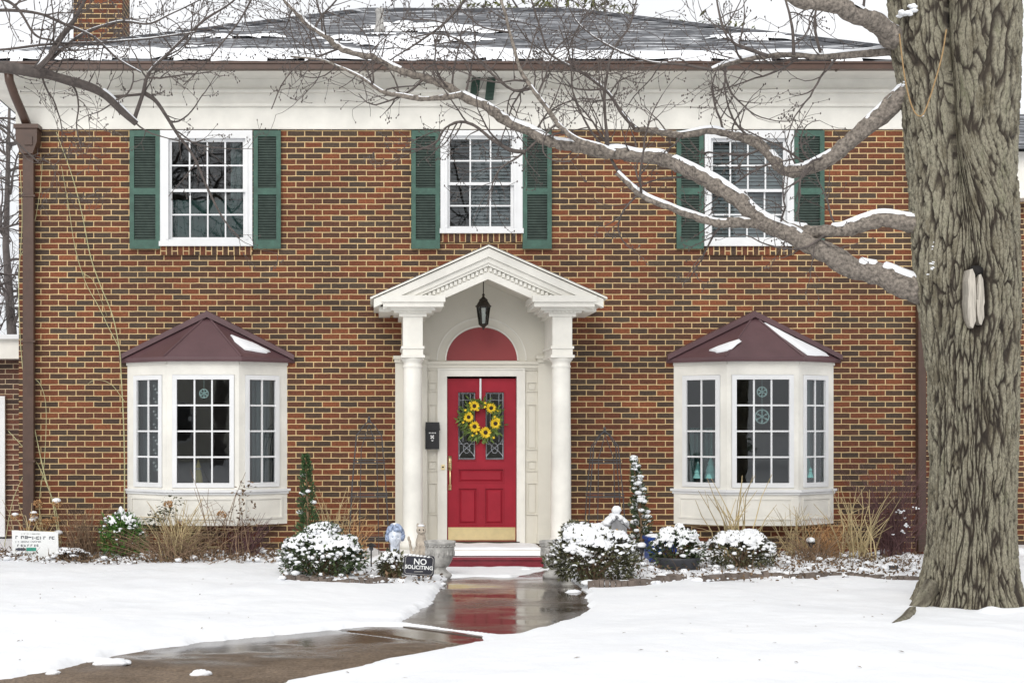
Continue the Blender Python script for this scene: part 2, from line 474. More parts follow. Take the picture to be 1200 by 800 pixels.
M['path'] = damp_mat()

def bark_mat():
    m, nt, b = newmat('furrowed_bark')
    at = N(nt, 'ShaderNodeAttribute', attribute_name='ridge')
    v = pos(nt, (1,1,.45))
    plate = ramp(nt, [(.22,(.085,.072,.046)), (.40,(.160,.140,.094)), (.53,(.32,.295,.22)), (.63,(.215,.205,.138)), (.82,(.120,.132,.066))])
    nt.links.new(noi(nt, v, 6, 9, .78), plate.inputs[0])
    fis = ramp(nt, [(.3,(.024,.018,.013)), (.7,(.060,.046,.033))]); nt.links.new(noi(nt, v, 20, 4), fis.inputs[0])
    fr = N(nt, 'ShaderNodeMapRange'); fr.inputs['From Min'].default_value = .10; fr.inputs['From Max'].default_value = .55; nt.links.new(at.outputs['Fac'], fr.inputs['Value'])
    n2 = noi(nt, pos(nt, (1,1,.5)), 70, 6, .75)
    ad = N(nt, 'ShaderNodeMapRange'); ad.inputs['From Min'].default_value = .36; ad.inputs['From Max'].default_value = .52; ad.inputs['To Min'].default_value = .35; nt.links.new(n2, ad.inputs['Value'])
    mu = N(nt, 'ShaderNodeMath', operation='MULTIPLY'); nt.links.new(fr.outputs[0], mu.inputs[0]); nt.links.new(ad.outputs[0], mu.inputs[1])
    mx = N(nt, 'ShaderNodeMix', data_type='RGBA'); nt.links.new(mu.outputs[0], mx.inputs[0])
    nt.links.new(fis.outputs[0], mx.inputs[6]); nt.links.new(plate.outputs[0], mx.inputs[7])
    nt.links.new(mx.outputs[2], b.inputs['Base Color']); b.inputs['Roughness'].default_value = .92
    bump(nt, b, n2, .9, .016)
    return m
M['bark'] = bark_mat()

# ---------------------------------------------------------------- ground, path
def smooth(e0, e1, x):
    t = np.clip((x-e0)/(e1-e0), 0, 1); return t*t*(3-2*t)
FARA = [(512,695),(519,686),(522,678),(560,676),(600,677),(640,668),(655,672),(672,682),(686,695)]
NEARA = [(692,710),(680,719),(640,732),(606,738),(588,739),(540,733),(500,728),(466,724)]
LEFTA = [(490,717),(505,707)]
PA = [G(x, y, .0) for x, y in FARA] + [G(x, y, .045) for x, y in NEARA] + [G(x, y, .0) for x, y in LEFTA]
FARB = [(-330,880),(-60,806),(0,795),(60,785),(140,766),(240,751),(330,743),(430,733),(480,733.5),(530,739),(566,744.5)]
NEARB = [(574,748),(540,754),(470,767),(400,783),(330,797),(280,815),(150,880),(60,960)]
PB = [G(x, y, .0) for x, y in FARB] + [G(x, y, .045) for x, y in NEARB]
def sdist(Xg, Yg, P):
    "positive outside the polygon"
    best = np.full(Xg.shape, 1e9); inside = np.zeros(Xg.shape, bool)
    n = len(P)
    for i in range(n):
        ax, ay = P[i][0], P[i][1]; bx, by = P[(i+1)%n][0], P[(i+1)%n][1]
        dx, dy = bx-ax, by-ay; L2 = dx*dx+dy*dy+1e-12
        t = np.clip(((Xg-ax)*dx+(Yg-ay)*dy)/L2, 0, 1)
        best = np.minimum(best, np.hypot(Xg-ax-t*dx, Yg-ay-t*dy))
        c = ((ay > Yg) != (by > Yg)) & (Xg < (bx-ax)*(Yg-ay)/(by-ay+1e-12)+ax)
        inside ^= c
    return np.where(inside, -best, best)
def vnoise(Xg, Yg, sc, seed=0.0):
    r = np.empty(Xg.size); a = Xg.ravel()*sc; b = Yg.ravel()*sc
    nz = noise.noise
    for i in range(r.size): r[i] = nz((a[i]+seed, b[i]-seed*.7, seed*1.3))
    return r.reshape(Xg.shape)
TREEY = -4.8
TB = W(1140, 716, TREEY)
def outer(a, b, n, sgn):
    return [a + sgn*(b*((k/n)**2.5)) for k in range(1, n+1)]
xs = list(reversed(outer(-6.4, 300, 24, -1))) + list(np.arange(-6.4, 8.2, .032)) + outer(8.2, 300, 24, 1)
ys = list(reversed(outer(-10.2, 250, 22, -1))) + list(np.arange(-10.2, -6.8, .036)) + list(np.arange(-6.8, -4.0, .017)) + list(np.arange(-4.0, .3, .034)) + outer(.3, 300, 24, 1)
Xg, Yg = np.meshgrid(np.array(xs), np.array(ys))
d = np.minimum(sdist(Xg, Yg, PA), sdist(Xg, Yg, PB))
jag = vnoise(Xg, Yg, 5.0, 3.1)*.035 + vnoise(Xg, Yg, 17.0, 8.0)*.018
thin = smooth(.5,.25,sdist(Xg,Yg,PA))*smooth(.5,.25,sdist(Xg,Yg,PB))
dj = d + jag*(1-.75*thin) + .012*thin
und = vnoise(Xg, Yg, .6, 1.0)*.03 + vnoise(Xg, Yg, 2.1, 5.0)*.012 + vnoise(Xg, Yg, 9.0, 2.0)*.004
H = .052*smooth(-.015, .05, dj) + und*smooth(0, .5, dj)
H += .035*smooth(0,1.2,dj)
H = H*(1-.5*thin)
H += smooth(.3,1.5,d)*(vnoise(Xg,Yg,.9,21.0)*.03+vnoise(Xg,Yg,3.3,22.0)*.012)
H = np.where(dj < -.015, -.03, H)
H += .20*np.exp(-(((Xg-TB.x-.44)/.24)**2 + ((Yg-TB.y+.72)/.24)**2)) + .05*np.exp(-(((Xg-TB.x+.12)/.10)**2 + ((Yg-TB.y+.62)/.08)**2)) + .03*np.exp(-(((Xg-TB.x-.05)/.12)**2 + ((Yg-TB.y+.6)/.1)**2))
# lumps over the planting bed by the wall
bed = smooth(-1.5, -.9, Yg)*smooth(.3, .0, Yg)
H += bed*(np.maximum(0, vnoise(Xg, Yg, 5.5, 11.0))*.09)
# bare step area
stp = smooth(.75,.85,Xg)*(1-smooth(1.95,2.05,Xg))*smooth(-1.15,-1.05,Yg)
H = np.where(stp > .5, np.minimum(H, -.02), H)
frt = smooth(.55,.75,Xg)*(1-smooth(2.05,2.25,Xg))*smooth(-2.2,-1.9,Yg)*(1-smooth(-1.1,-1.0,Yg))
H = np.where((frt > 0) & (H > 0), H*(1-.75*frt), H)
nx, ny = len(xs), len(ys)
gv = np.stack([Xg.ravel(), Yg.ravel(), H.ravel()], 1).tolist()
gf = [(j*nx+i, j*nx+i+1, (j+1)*nx+i+1, (j+1)*nx+i) for j in range(ny-1) for i in range(nx-1)]
g = MB(); g.v = gv; g.f = gf
tag(g.build('snowy_ground', M['snow'], smooth=True), kind='structure')
def ground_z(x, y):
    i = int(np.clip(np.searchsorted(xs, x), 0, nx-1)); j = int(np.clip(np.searchsorted(ys, y), 0, ny-1))
    return float(H[j, i])
def grow_poly(P, e):
    c = sum((Vector((p[0],p[1],0)) for p in P), Vector())/len(P); out = []
    n = len(P)
    for i in range(n):
        a, b, c2 = Vector(P[i-1][:2]), Vector(P[i][:2]), Vector(P[(i+1)%n][:2])
        t = (c2-a); nn = Vector((t.y, -t.x)).normalized()
        out.append(b + nn*e)
    return out
def area(P): return sum(P[i][0]*P[(i+1)%len(P)][1]-P[(i+1)%len(P)][0]*P[i][1] for i in range(len(P)))
def slab(P, e, z, name, mat):
    if area(P) < 0: P = list(reversed(P))
    mb = MB(); mb.vprism([(p.x, p.y) for p in grow_poly(P, e)], z-.02, z)
    return tag(mb.build(name, mat), kind='structure')
slab(PA, .12, .004, 'front_walk', M['wetpath'])
WET = [G(x, y) for x, y in ((190,764),(260,753),(340,745),(425,736),(480,737),(545,745),(500,750),(430,748),(350,754),(270,762))]
gx, gy = np.meshgrid(np.arange(-7.5, 2.2, .03), np.arange(-12.0, -4.4, .03))
sdB = sdist(gx, gy, PB); sw = sdist(gx, gy, WET)
wz = vnoise(gx*.8, gy*2.0, 1.6, 3.0)*.55 + vnoise(gx, gy*1.6, 5.0, 6.0)*.28
wetv = np.clip(.92 - sw*1.15 + wz*1.2, 0, 1)
for (p0, p1) in (((138,777),(330,799)),((395,737),(520,753))):
    a0, a1 = G(*p0), G(*p1); L_ = math.hypot(a1.x-a0.x, a1.y-a0.y)
    jd = np.abs((gx-a0.x)*(a1.y-a0.y)-(gy-a0.y)*(a1.x-a0.x))/L_
    JT = np.exp(-(jd/.018)**2) if p0[0] == 138 else np.maximum(JT, np.exp(-(jd/.018)**2))
mb = MB(); ok = sdB < .16; fq = ok[:-1,:-1] & ok[1:,:-1] & ok[:-1,1:] & ok[1:,1:]
ix = np.arange(gx.size).reshape(gx.shape); zz_ = -.003 + vnoise(gx, gy, 3.0, 9.0)*.004*(1-wetv) + vnoise(gx, gy, 14.0, 2.0)*.0018*(1-wetv) - JT*.014
used = np.zeros(gx.shape, bool)
for a_ in (0,1):
    for b_ in (0,1): used[a_:gx.shape[0]-1+a_, b_:gx.shape[1]-1+b_] |= fq
new = -np.ones(gx.size, int); new[used.ravel()] = np.arange(used.sum())
mb.v = np.stack([gx[used], gy[used], zz_[used]], 1).tolist()
jj, ii = np.nonzero(fq)
mb.f = np.stack([new[ix[jj,ii]], new[ix[jj,ii+1]], new[ix[jj+1,ii+1]], new[ix[jj+1,ii]]], 1).tolist()
wk = tag(mb.build('walkway', M['path'], smooth=True), kind='structure')
wk.data.attributes.new('wet', 'FLOAT', 'POINT').data.foreach_set('value', wetv[used].astype(float).tolist())

# ---------------------------------------------------------------- the house
HX0, HX1 = X0(22), X0(1085)
ZTOP = Z0(152)
house = thing('brick_house', 'two storey red brick house with green shutters, bay windows and a white portico', 'house', (1.2, 0, 0))
UW = [  # casing px x0 x1 y0 y1, sash px x0 x1 y0 y1, columns
    dict(c=(188,296,153.5,289), s=(198,288,163,281), n=4),
    dict(c=(516,612,153.5,274), s=(524,602,160,268), n=3),
    dict(c=(825,930,153.5,289), s=(832,921,163,281), n=4)]
BAYX = [-2.075, 4.665]
BZ0, BZ1 = Z0(571), Z0(425)
holes = [(X0(u['s'][0]-2), X0(u['s'][1]+2), Z0(u['s'][3]+2), Z0(u['s'][2]-2)) for u in UW]
holes += [(b-.88, b+.88, BZ0+.02, BZ1-.02) for b in BAYX]
holes += [(X0(521), X0(607), .2, Z0(441))]
bx = sorted({HX0, HX1, *[h[0] for h in holes], *[h[1] for h in holes]})
bz = sorted({.13, ZTOP+.3, *[h[2] for h in holes if h[2] > .13], *[h[3] for h in holes]})
w = MB()
for i in range(len(bx)-1):
    for j in range(len(bz)-1):
        cx, cz = (bx[i]+bx[i+1])/2, (bz[j]+bz[j+1])/2
        if any(h[0] < cx < h[1] and h[2] < cz < h[3] for h in holes): continue
        w.box(bx[i], bx[i+1], 0, .25, bz[j], bz[j+1])
HB = 8.0
w.box(HX0, HX0+.25, .25, HB, .13, ZTOP+.3); w.box(HX1-.25, HX1, .25, HB, .13, ZTOP+.3)
w.box(HX0+.25, HX1-.25, HB-.25, HB, .13, ZTOP+.3)
w.build('wall', M['brick'], house)
f = MB()
f.box(HX0-.012, X0(523), -.012, HB, -.3, .13); f.box(X0(605), HX1+.012, -.012, HB, -.3, .13); f.box(X0(523), X0(605), .0, HB, -.3, .13)
f.build('foundation', M['foundation'], house)
it = MB(); it.box(HX0+.26, HX1-.26, .26, HB-.26, .43, .46); it.box(HX0+.26, HX1-.26, .26, HB-.26, 2.75, 2.95)
it.box(HX0+.26, HX1-.26, .26, HB-.26, ZTOP+.1, ZTOP+.2)
it.build('interior_floor', M['floorwood'], house)
it = MB(); it.box(HX0+.26, HX1-.26, 4.2, 4.3, .46, 2.75); it.box(HX0+.26, HX1-.26, 4.2, 4.3, 2.95, ZTOP+.1)
for x in (.15, 2.4):
    it.box(x, x+.1, .26, 4.2, .46, 2.75); it.box(x, x+.1, .26, 4.2, 2.95, ZTOP+.1)
it.build('interior_wall', M['interior'], house)

# cornice, gutter
OV = .5
ZS = Z0(82, -OV)        # soffit height
c = MB()
c.box(HX0-.03, HX1+.03, -.035, .02, ZTOP, Z0(126))
c.box(HX0-.06, HX1+.06, -.075, .02, Z0(126), Z0(122.5))
c.box(HX0-.05, HX1+.05, -.055, .02, Z0(122.5), Z0(111))
c.prism([(HX0-.1, Z0(111)), (HX1+.1, Z0(111)), (HX1+.1, Z0(108)), (HX0-.1, Z0(108))], -.13, .02)
c.box(HX0-.06, HX1+.06, -.07, .02, Z0(108), ZS)
c.box(HX0-.03, HX0+.0, .02, HB, ZTOP, ZS); c.box(HX1, HX1+.03, .02, HB, ZTOP, ZS)
c.build('frieze', M['warmwhite'], house)
s = MB(); s.box(HX0-OV, HX1+OV, -OV, HB+OV, ZS, ZS+.025); s.build('soffit', M['warmwhite'], house)
gz0, gz1 = Z0(82, -OV-.05), Z0(73.5, -OV-.05)
gt = MB()
gt.box(HX0-OV-.02, HX1+OV+.02, -OV-.10, -OV+.0, gz0+.0, gz0+.02)
gt.box(HX0-OV-.02, HX1+OV+.02, -OV-.10, -OV-.085, gz0+.02, gz1-.025)
gt.box(HX0-OV-.02, HX1+OV+.02, -OV-.115, -OV-.08, gz1-.025, gz1)
gt.box(HX0-OV-.02, HX1+OV+.02, -OV+.0, -OV+.02, ZS+.026, gz1+.03)
k = HX0
while k < HX1:
    gt.box(k, k+.02, -OV-.105, -OV-.005, gz0-.012, gz0); k += .9
gt.build('gutter', M['brown_metal'], house)
# hip roof
ex0, ex1, ey0, ey1 = HX0-OV-.06, HX1+OV+.06, -OV-.06, HB+OV
RY = 3.95
ez, rz = gz1+.01, Z0(13.5, RY)
rx0, rx1 = X0(425, RY), X0(672, RY)
th = .05
def roofz(y): return lerp(ez, rz, (y-ey0)/(RY-ey0))
r = MB()
A_, B_, C_, D_ = (ex0,ey0,ez), (ex1,ey0,ez), (ex1,ey1,ez), (ex0,ey1,ez)
E_, F_ = (rx0,RY,rz), (rx1,RY,rz)
r.poly([A_,B_,F_,E_]); r.poly([B_,C_,F_]); r.poly([C_,D_,E_,F_]); r.poly([D_,A_,E_])
lo = [(p[0],p[1],p[2]-th) for p in (A_,B_,C_,D_)]
r.poly([lo[3],lo[2],lo[1],lo[0]])
for a, b, c_, d_ in ((A_,B_,lo[1],lo[0]),(B_,C_,lo[2],lo[1]),(C_,D_,lo[3],lo[2]),(D_,A_,lo[0],lo[3])): r.poly([d_,c_,b,a])
roof = r.build('roof', M['shingle'], house)
# ridge caps
rc = MB()
for a, b in ((E_,F_),(A_,E_),(B_,F_)): rc.tube([Vector(a)+Vector((0,0,.01)), Vector(b)+Vector((0,0,.01))], .045, 6)
rc.build('ridge_cap', M['shingle'], roof)
# snow lying on the front slope
slope = Vector((0, RY-ey0, rz-ez)); SL = slope.length; su = slope.normalized(); nrm = Vector((0,-su.z,su.y))
nu, ns = 330, 100
us = np.linspace(ex0, ex1, nu); ss = np.linspace(.0, SL-.03, ns)
UU, SS = np.meshgrid(us, ss)
t_ = SS/SL
xl = ex0 + (rx0-ex0)*t_; xr = ex1 + (rx1-ex1)*t_
edge = np.minimum(UU-xl, xr-UU)
n1 = vnoise(UU*.55, SS*1.6, 1.0, 4.0) + .45*vnoise(UU*1.6, SS*4.0, 1.0, 9.0) + .25*vnoise(UU*5, SS*11, 1.0, 2.0)
eave = np.exp(-((SS-.32)/.42)**2)*.9
mid = .50*np.exp(-(((UU+.1)/2.0)**2)) * np.exp(-((SS-2.3)/1.2)**2) + .25*np.exp(-(((UU-5)/1.3)**2))*np.exp(-((SS-2.0)/.5)**2)
fld = n1*.55 + eave + mid - .36
fld = np.minimum(fld, (edge-.02)*2.5)
fld = np.minimum(fld, SS*3.0-.03 + .12*vnoise(UU*2.5, SS*0, 1.0, 6.0))
hh = np.clip(fld*.22, 0, .06)
rs = MB()
idx = -np.ones(UU.shape, int)
keep = fld > -.02
fc = keep[:-1,:-1] & keep[1:,:-1] & keep[:-1,1:] & keep[1:,1:]
need = np.zeros(UU.shape, bool)
for a in (0,1):
    for b in (0,1): need[a:ns-1+a, b:nu-1+b] |= fc
for j, i in zip(*np.nonzero(need)):
    idx[j,i] = len(rs.v); q = Vector((UU[j,i], ey0, ez)) + su*SS[j,i] + nrm*(hh[j,i]+.004); rs.v.append(tuple(q))
for j, i in zip(*np.nonzero(fc)): rs.f.append((idx[j,i], idx[j,i+1], idx[j+1,i+1], idx[j+1,i]))
rs.build('roof_snow', M['snow'], roof, smooth=True)
gs = MB()       # snow sitting in the gutter
for k in range(70):
    x = U(HX0-.3, HX1+.3); gs.ball((x, -OV-.05, gz1-.015), U(.08,.35), .04, U(.012,.03), 10, 5, .1)
gs.build('gutter_snow', M['snow'], roof, smooth=True)['kind'] = 'stuff'
# chimney
cy = 2.6
cx0, cx1 = X0(86, cy), X0(143, cy)
ch = MB(); ch.box(cx0, cx1, cy, cy+.62, ez-.05, Z0(-60, cy)); ch.box(cx0-.04, cx1+.04, cy-.04, cy+.66, Z0(-60,cy), Z0(-75,cy))
ch.build('chimney', M['brick'], house)
# roof vent pipe
vy = 1.9; vp = MB(); c0 = W(445, 44, vy); zz = roofz(vy)
vp.lathe([(.09,-.05),(.085,.0),(.055,.10),(.05,.24),(.06,.25),(.06,.29),(.045,.31)], (c0.x, vy, zz), 14)
vp.build('roof_vent', M['stone'], house, True)
# two slanted vent flaps on the frieze
for px in (551, 569):
    m = MB(); pts = [(px+2,92),(px+12,91),(px+9,117),(px-1,118)]
    m.prism([(X0(a,-.14), Z0(b,-.14)) for a, b in reversed(pts)], -.16, -.12)
    for k in range(6):
        z = lerp(Z0(115,-.16), Z0(95,-.16), k/5); x = X0(px+lerp(.5,2.5,k/5), -.16); m.box(x+.005, x+.08, -.168, -.16, z-.007, z+.007)
    m.build('vent_flap', M['vent_green'], house)

# downspouts
dL = MB(); dL.box(X0(27.5,-.1), X0(40,-.1), -.14, -.04, .1, Z0(178,-.1))
dl = dL.build('downspout', M['brown_metal'], house)
hd = MB(); z0, z1 = Z0(182,-.1), Z0(148,-.1)
hd.prism([(X0(27,-.1),z0),(X0(41,-.1),z0),(X0(46,-.1),Z0(168,-.1)),(X0(46,-.1),z1-.05),(X0(21,-.1),z1-.05),(X0(21,-.1),Z0(168,-.1))], -.22, -.012)
hd.box(X0(19,-.1), X0(48,-.1), -.24, -.012, z1-.05, z1)
hd.box(X0(29,-.22), X0(38,-.22), -.235, -.22, Z0(170,-.22), Z0(160,-.22))
hd.build('leader_head', M['brown_metal'], dl)
el = MB()
pts = [W(10,84,-.5), W(11,95,-.48), W(17,112,-.38), W(27,135,-.2), W(33,150,-.11)]
el.tube(pts, .055, 8); el.build('elbow', M['brown_metal'], dl, True)
for py in (230, 400, 540):
    bk = MB(); bk.box(X0(25.5,-.1), X0(42,-.1), -.15, -.005, Z0(py,-.1)-.012, Z0(py,-.1)+.012)
    bk.build('pipe_strap', M['brown_metal'], dl)
dR = MB(); dR.box(X0(1076,-.1), X0(1085,-.1), -.11, -.02, .1, 5.55)
dR.tube([(X0(1080,-.1), -.065, 5.55), (X0(1080,-.1), -.25, 5.75), (X0(1080,-.1), -.5, 5.9)], .05, 8)
dR.build('downspout', M['brown_metal'], house)

# upper windows with shutters
def sash(px0, px1, py0, py1, cols, rows, y, parent, name, w=.035):
    m = MB(); x0, x1, z0, z1 = X0(px0), X0(px1), Z0(py1), Z0(py0)
    m.frame(x0, x1, z0, z1, w, y, y+.035)
    xi0, xi1, zi0, zi1 = x0+w, x1-w, z0+w, z1-w
    bw_ = .009
    for k in range(1, cols):
        x = lerp(xi0, xi1, k/cols); m.box(x-bw_, x+bw_, y+.006, y+.03, zi0, zi1)
    for k in range(1, rows):
        z = lerp(zi0, zi1, k/rows)
        for q in range(cols):
            a = lerp(xi0, xi1, q/cols) + (bw_ if q else 0); b = lerp(xi0, xi1, (q+1)/cols) - (bw_ if q < cols-1 else 0)
            m.box(a, b, y+.006, y+.03, z-bw_, z+bw_)
    o = m.build(name, M['white'], parent)
    p = MB(); p.poly([(xi0,y+.018,zi0),(xi1,y+.018,zi0),(xi1,y+.018,zi1),(xi0,y+.018,zi1)])
    p.build('pane', M['glass'], parent)
    return o
def shutter(px0, px1, py0, py1):
    x0, x1, z0, z1 = X0(px0,-.04), X0(px1,-.04), Z0(py1,-.04), Z0(py0,-.04)
    m = MB(); st = .055
    m.box(x0, x0+st, -.05, -.012, z0, z1); m.box(x1-st, x1, -.05, -.012, z0, z1)
    zm = lerp(z0, z1, .485)
    for a, b in ((z0, z0+.11), (zm-.04, zm+.04), (z1-.075, z1)): m.box(x0+st, x1-st, -.05, -.012, a, b)
    o = m.build('shutter', M['green'], house)
    m = MB()
    for a, b in ((z0+.11, zm-.04), (zm+.04, z1-.075)):
        n = int((b-a)/.031)
        for k in range(n):
            z = a + (k+.5)*(b-a)/n
            m.xbox(Matrix.Translation(((x0+x1)/2, -.030, z)) @ Matrix.Rotation(R(38), 4, 'X'), x1-x0-2*st, .034, .006)
    m.box(x0+st, x1-st, -.015, -.012, z0+.11, z1-.075)
    m.build('louvers', M['louver'], o)['kind'] = 'stuff'
def wavy_curtain(x0, x1, z0, z1, y, mat, parent, name='curtain', folds=7, amp=.02):
    m = MB(); n = 60; i0 = 0
    for k in range(n+1):
        x = lerp(x0, x1, k/n); yy = y + amp*math.sin(k/n*folds*2*math.pi) + amp*.4*math.sin(k/n*folds*4.3*math.pi+1)
        m.v += [(x, yy, z0), (x, yy*1.0, z1)]
    m.f = [(2*k, 2*k+2, 2*k+3, 2*k+1) for k in range(n)]
    return m.build(name, mat, parent, True)
def blinds(x0, x1, z0, z1, y, parent, tilt=35, mat='blind'):
    m = MB(); n = int((z1-z0)/.045)
    for k in range(n):
        z = lerp(z0, z1, (k+.5)/n)
        m.xbox(Matrix.Translation(((x0+x1)/2, y, z)) @ Matrix.Rotation(R(tilt), 4, 'X'), x1-x0, .045, .003)
    m.build('blind', M[mat], parent)
SH = [((152,187.5),(297,329)), ((482,515.5),(612.5,646.5)), ((793,824.5),(930.5,966))]
for u, sh in zip(UW, SH):
    a, b, t, bo = u['c']; x0, x1, zt, zb = X0(a), X0(b), Z0(t), Z0(bo)
    sx0, sx1, st, sb = u['s']
    m = MB()
    m.box(x0, X0(sx0), -.045, .08, zb+.06, zt); m.box(X0(sx1), x1, -.045, .08, zb+.06, zt)
    m.box(X0(sx0), X0(sx1), -.045, .08, Z0(st), zt); m.box(x0-.01, x1+.01, -.07, .08, zb, zb+.06)
    if Z0(sb) > zb+.06: m.box(X0(sx0), X0(sx1), -.04, .08, zb+.06, Z0(sb))
    m.box(X0(sx0)-.03, X0(sx0), -.055, -.045, Z0(sb), Z0(st)+.03); m.box(X0(sx1), X0(sx1)+.03, -.055, -.045, Z0(sb), Z0(st)+.03)
    m.box(X0(sx0), X0(sx1), -.055, -.045, Z0(st), Z0(st)+.03)
    win = m.build('window', M['white'], house)
    pm = (st+sb)/2+1
    sash(sx0, sx1, st, pm+2, u['n'], 2, -.005, win, 'upper_sash')
    sash(sx0, sx1, pm-2, sb, u['n'], 2, .035, win, 'lower_sash')
    sl = MB(); sl.box(x0-.0, x1+.0, -.03, .02, zb-.105, zb-.002); sl.build('brick_sill', M['brick_rot'], win)
    for p0, p1 in sh: shutter(p0, p1, 153, 291.5)
    u['o'] = win
u = UW[0]; wavy_curtain(X0(200), X0(287), Z0(282), Z0(232), .16, M['tealcurtain'], u['o'], folds=9)
wavy_curtain(X0(268), X0(290), Z0(230), Z0(163), .22, M['greycurtain'], u['o'], folds=3)
u = UW[1]; blinds(X0(524), X0(552), Z0(268), Z0(160), .13, u['o'], 8); blinds(X0(553), X0(603), Z0(268), Z0(160), .13, u['o'], 55)
wavy_curtain(X0(553), X0(570), Z0(268), Z0(160), .2, M['greycurtain'], u['o'], folds=2)
u = UW[2]; blinds(X0(832), X0(921), Z0(281), Z0(163), .13, u['o'], 60)

# bay windows
def bay(bc, label, seed):
    rnd = random.Random(seed)
    DEP = .40; HF, HW = .43, .985
    zb, zs, zt, ze = Z0(613), Z0(572), Z0(425), Z0(422, -.5)
    def plan(e): return [(bc-HW-e, 0), (bc-HF-e*.55, -DEP-e), (bc+HF+e*.55, -DEP-e), (bc+HW+e, 0)]
    m = MB()
    m.vprism(plan(.0), zb, zs-.03)            # panelled skirt
    # moulding frames on the skirt
    P = plan(0)
    bayo = m.build('bay_window', M['warmwhite'], house)
    def facet(k):
        a, b = Vector((*P[k], 0)), Vector((*P[k+1], 0)); t = (b-a).normalized(); n_ = Vector((t.y, -t.x, 0))
        L = (b-a).length
        mt = Matrix(((t.x, -n_.x, 0, a.x), (t.y, -n_.y, 0, a.y), (0, 0, 1, 0), (0,0,0,1)))
        return mt, L
    def fb(m, mt, x0, x1, y0, y1, z0, z1):    # box in facet coordinates: x along, y inward (negative = outwards)
        m.xbox(mt @ Matrix.Translation(((x0+x1)/2, (y0+y1)/2, (z0+z1)/2)), x1-x0, y1-y0, z1-z0)
    def ff(m, mt, x0, x1, z0, z1, w, y0, y1):
        fb(m, mt, x0, x1, y0, y1, z1-w, z1); fb(m, mt, x0, x1, y0, y1, z0, z0+w); fb(m, mt, x0, x0+w, y0, y1, z0+w, z1-w); fb(m, mt, x1-w, x1, y0, y1, z0+w, z1-w)
    pm = MB()
    for k in range(3):
        mt, L = facet(k); e = .07
        ff(pm, mt, e, L-e, zb+.07, zs-.10, .022, -.012, .0)
    pm.build('panel_moulding', M['warmwhite'], bayo)
    sl = MB(); sl.vprism(plan(.045), zs-.03, zs); sl.vprism(plan(.02), zs-.06, zs-.031); sl.build('sill', M['white'], bayo)
    # corner posts, head
    fr = MB()
    for k in range(3):
        mt, L = facet(k); pw = .085 if k != 1 else .055
        fb(fr, mt, 0, pw+ (.03 if k == 0 else 0), 0, .10, zs, zt); fb(fr, mt, L-pw-(.03 if k == 2 else 0), L, 0, .10, zs, zt)
        fb(fr, mt, pw+(.03 if k == 0 else 0), L-pw-(.03 if k == 2 else 0), 0, .10, zt-.16, zt)
        fb(fr, mt, pw+(.03 if k == 0 else 0), L-pw-(.03 if k == 2 else 0), 0, .10, zs, zs+.025)
        fb(fr, mt, 0, L, -.02, -.001, zt-.035, zt-.001)
    fr.build('frame', M['warmwhite'], bayo)
    for k in range(3):
        mt, L = facet(k); pw = .085 if k != 1 else .055
        x0 = pw + (.03 if k == 0 else 0) + .003; x1 = L-pw-(.03 if k == 2 else 0)-.003
        z0, z1 = zs+.028, zt-.163
        m = MB(); w_ = .055
        ff(m, mt, x0, x1, z0, z1, w_, -.015, .04)
        cols = 3 if k == 1 else 2; a0, a1, c0, c1 = x0+w_, x1-w_, z0+w_, z1-w_
        for q in range(1, cols):
            x = lerp(a0, a1, q/cols); fb(m, mt, x-.010, x+.010, .0, .03, c0, c1)
        for q in range(1, 4):
            z = lerp(c0, c1, q/4)
            for p in range(cols):
                fb(m, mt, lerp(a0,a1,p/cols)+(.010 if p else 0), lerp(a0,a1,(p+1)/cols)-(.010 if p < cols-1 else 0), .0, .03, z-.010, z+.010)
        m.build('sash', M['white'], bayo)
        p = MB(); p.poly([mt @ Vector(v) for v in ((a0,.016,c0),(a1,.016,c0),(a1,.016,c1),(a0,.016,c1))]); p.build('pane', M['glass'], bayo)
    # roof
    ap = (bc, 0, Z0(370)); e = .07
    Q = plan(e); Q[0] = (Q[0][0]-.02, 0); Q[3] = (Q[3][0]+.02, 0)
    r = MB(); top = [(x, y, ze+.045) for x, y in Q]; bot = [(x, y, ze) for x, y in Q]
    for k in range(3):
        r.poly([top[k], top[k+1], ap]); r.poly([bot[k], bot[k+1], top[k+1], top[k]])
    r.poly([(x,y,zt+.0) for x, y in reversed(Q)])
    r.poly([bot[0], top[0], ap, top[3], bot[3]])
    for k in range(3): r.poly([(Q[k][0],Q[k][1],zt), (Q[k+1][0],Q[k+1][1],zt), bot[k+1], bot[k]])
    rf = r.build('bay_roof', M['bayroof'], bayo)
    s = MB()
    for k in (1, 2): s.tube([Vector(top[k])+Vector((0,0,.004)), Vector(ap)+Vector((0,0,.004))], .013, 6)
    s.tube([Vector(bot[0])+Vector((0,-.0,.0)), bot[1], bot[2], bot[3]], .012, 5)
    # flashing roll along the wall
    for sgn, t in ((-1, top[0]), (1, top[3])):
        a, b = Vector(t), Vector(ap); up = Vector((0,0,.055))
        q = [a+Vector((0,-.075,-.02)), a+Vector((0,-.075,.04)), b+Vector((0,-.075,.055)), b+Vector((0,-.075,-.02))]
        n0 = len(s.v); back = [Vector((p.x, -.003, p.z+.012)) for p in q]
        s.v += [tuple(p) for p in q] + [tuple(p) for p in back]
        fs = [(0,1,2,3),(1,5,6,2),(7,6,5,4),(0,4,5,1),(3,2,6,7),(0,3,7,4)]
        s.f += [tuple(n0+i for i in ff_) for ff_ in fs]
    s.build('bay_roof_trim', M['bayroof'], bayo)
    return bayo, top, ap
bayL = bay(BAYX[0], '', 1)
bayR = bay(BAYX[1], '', 2)
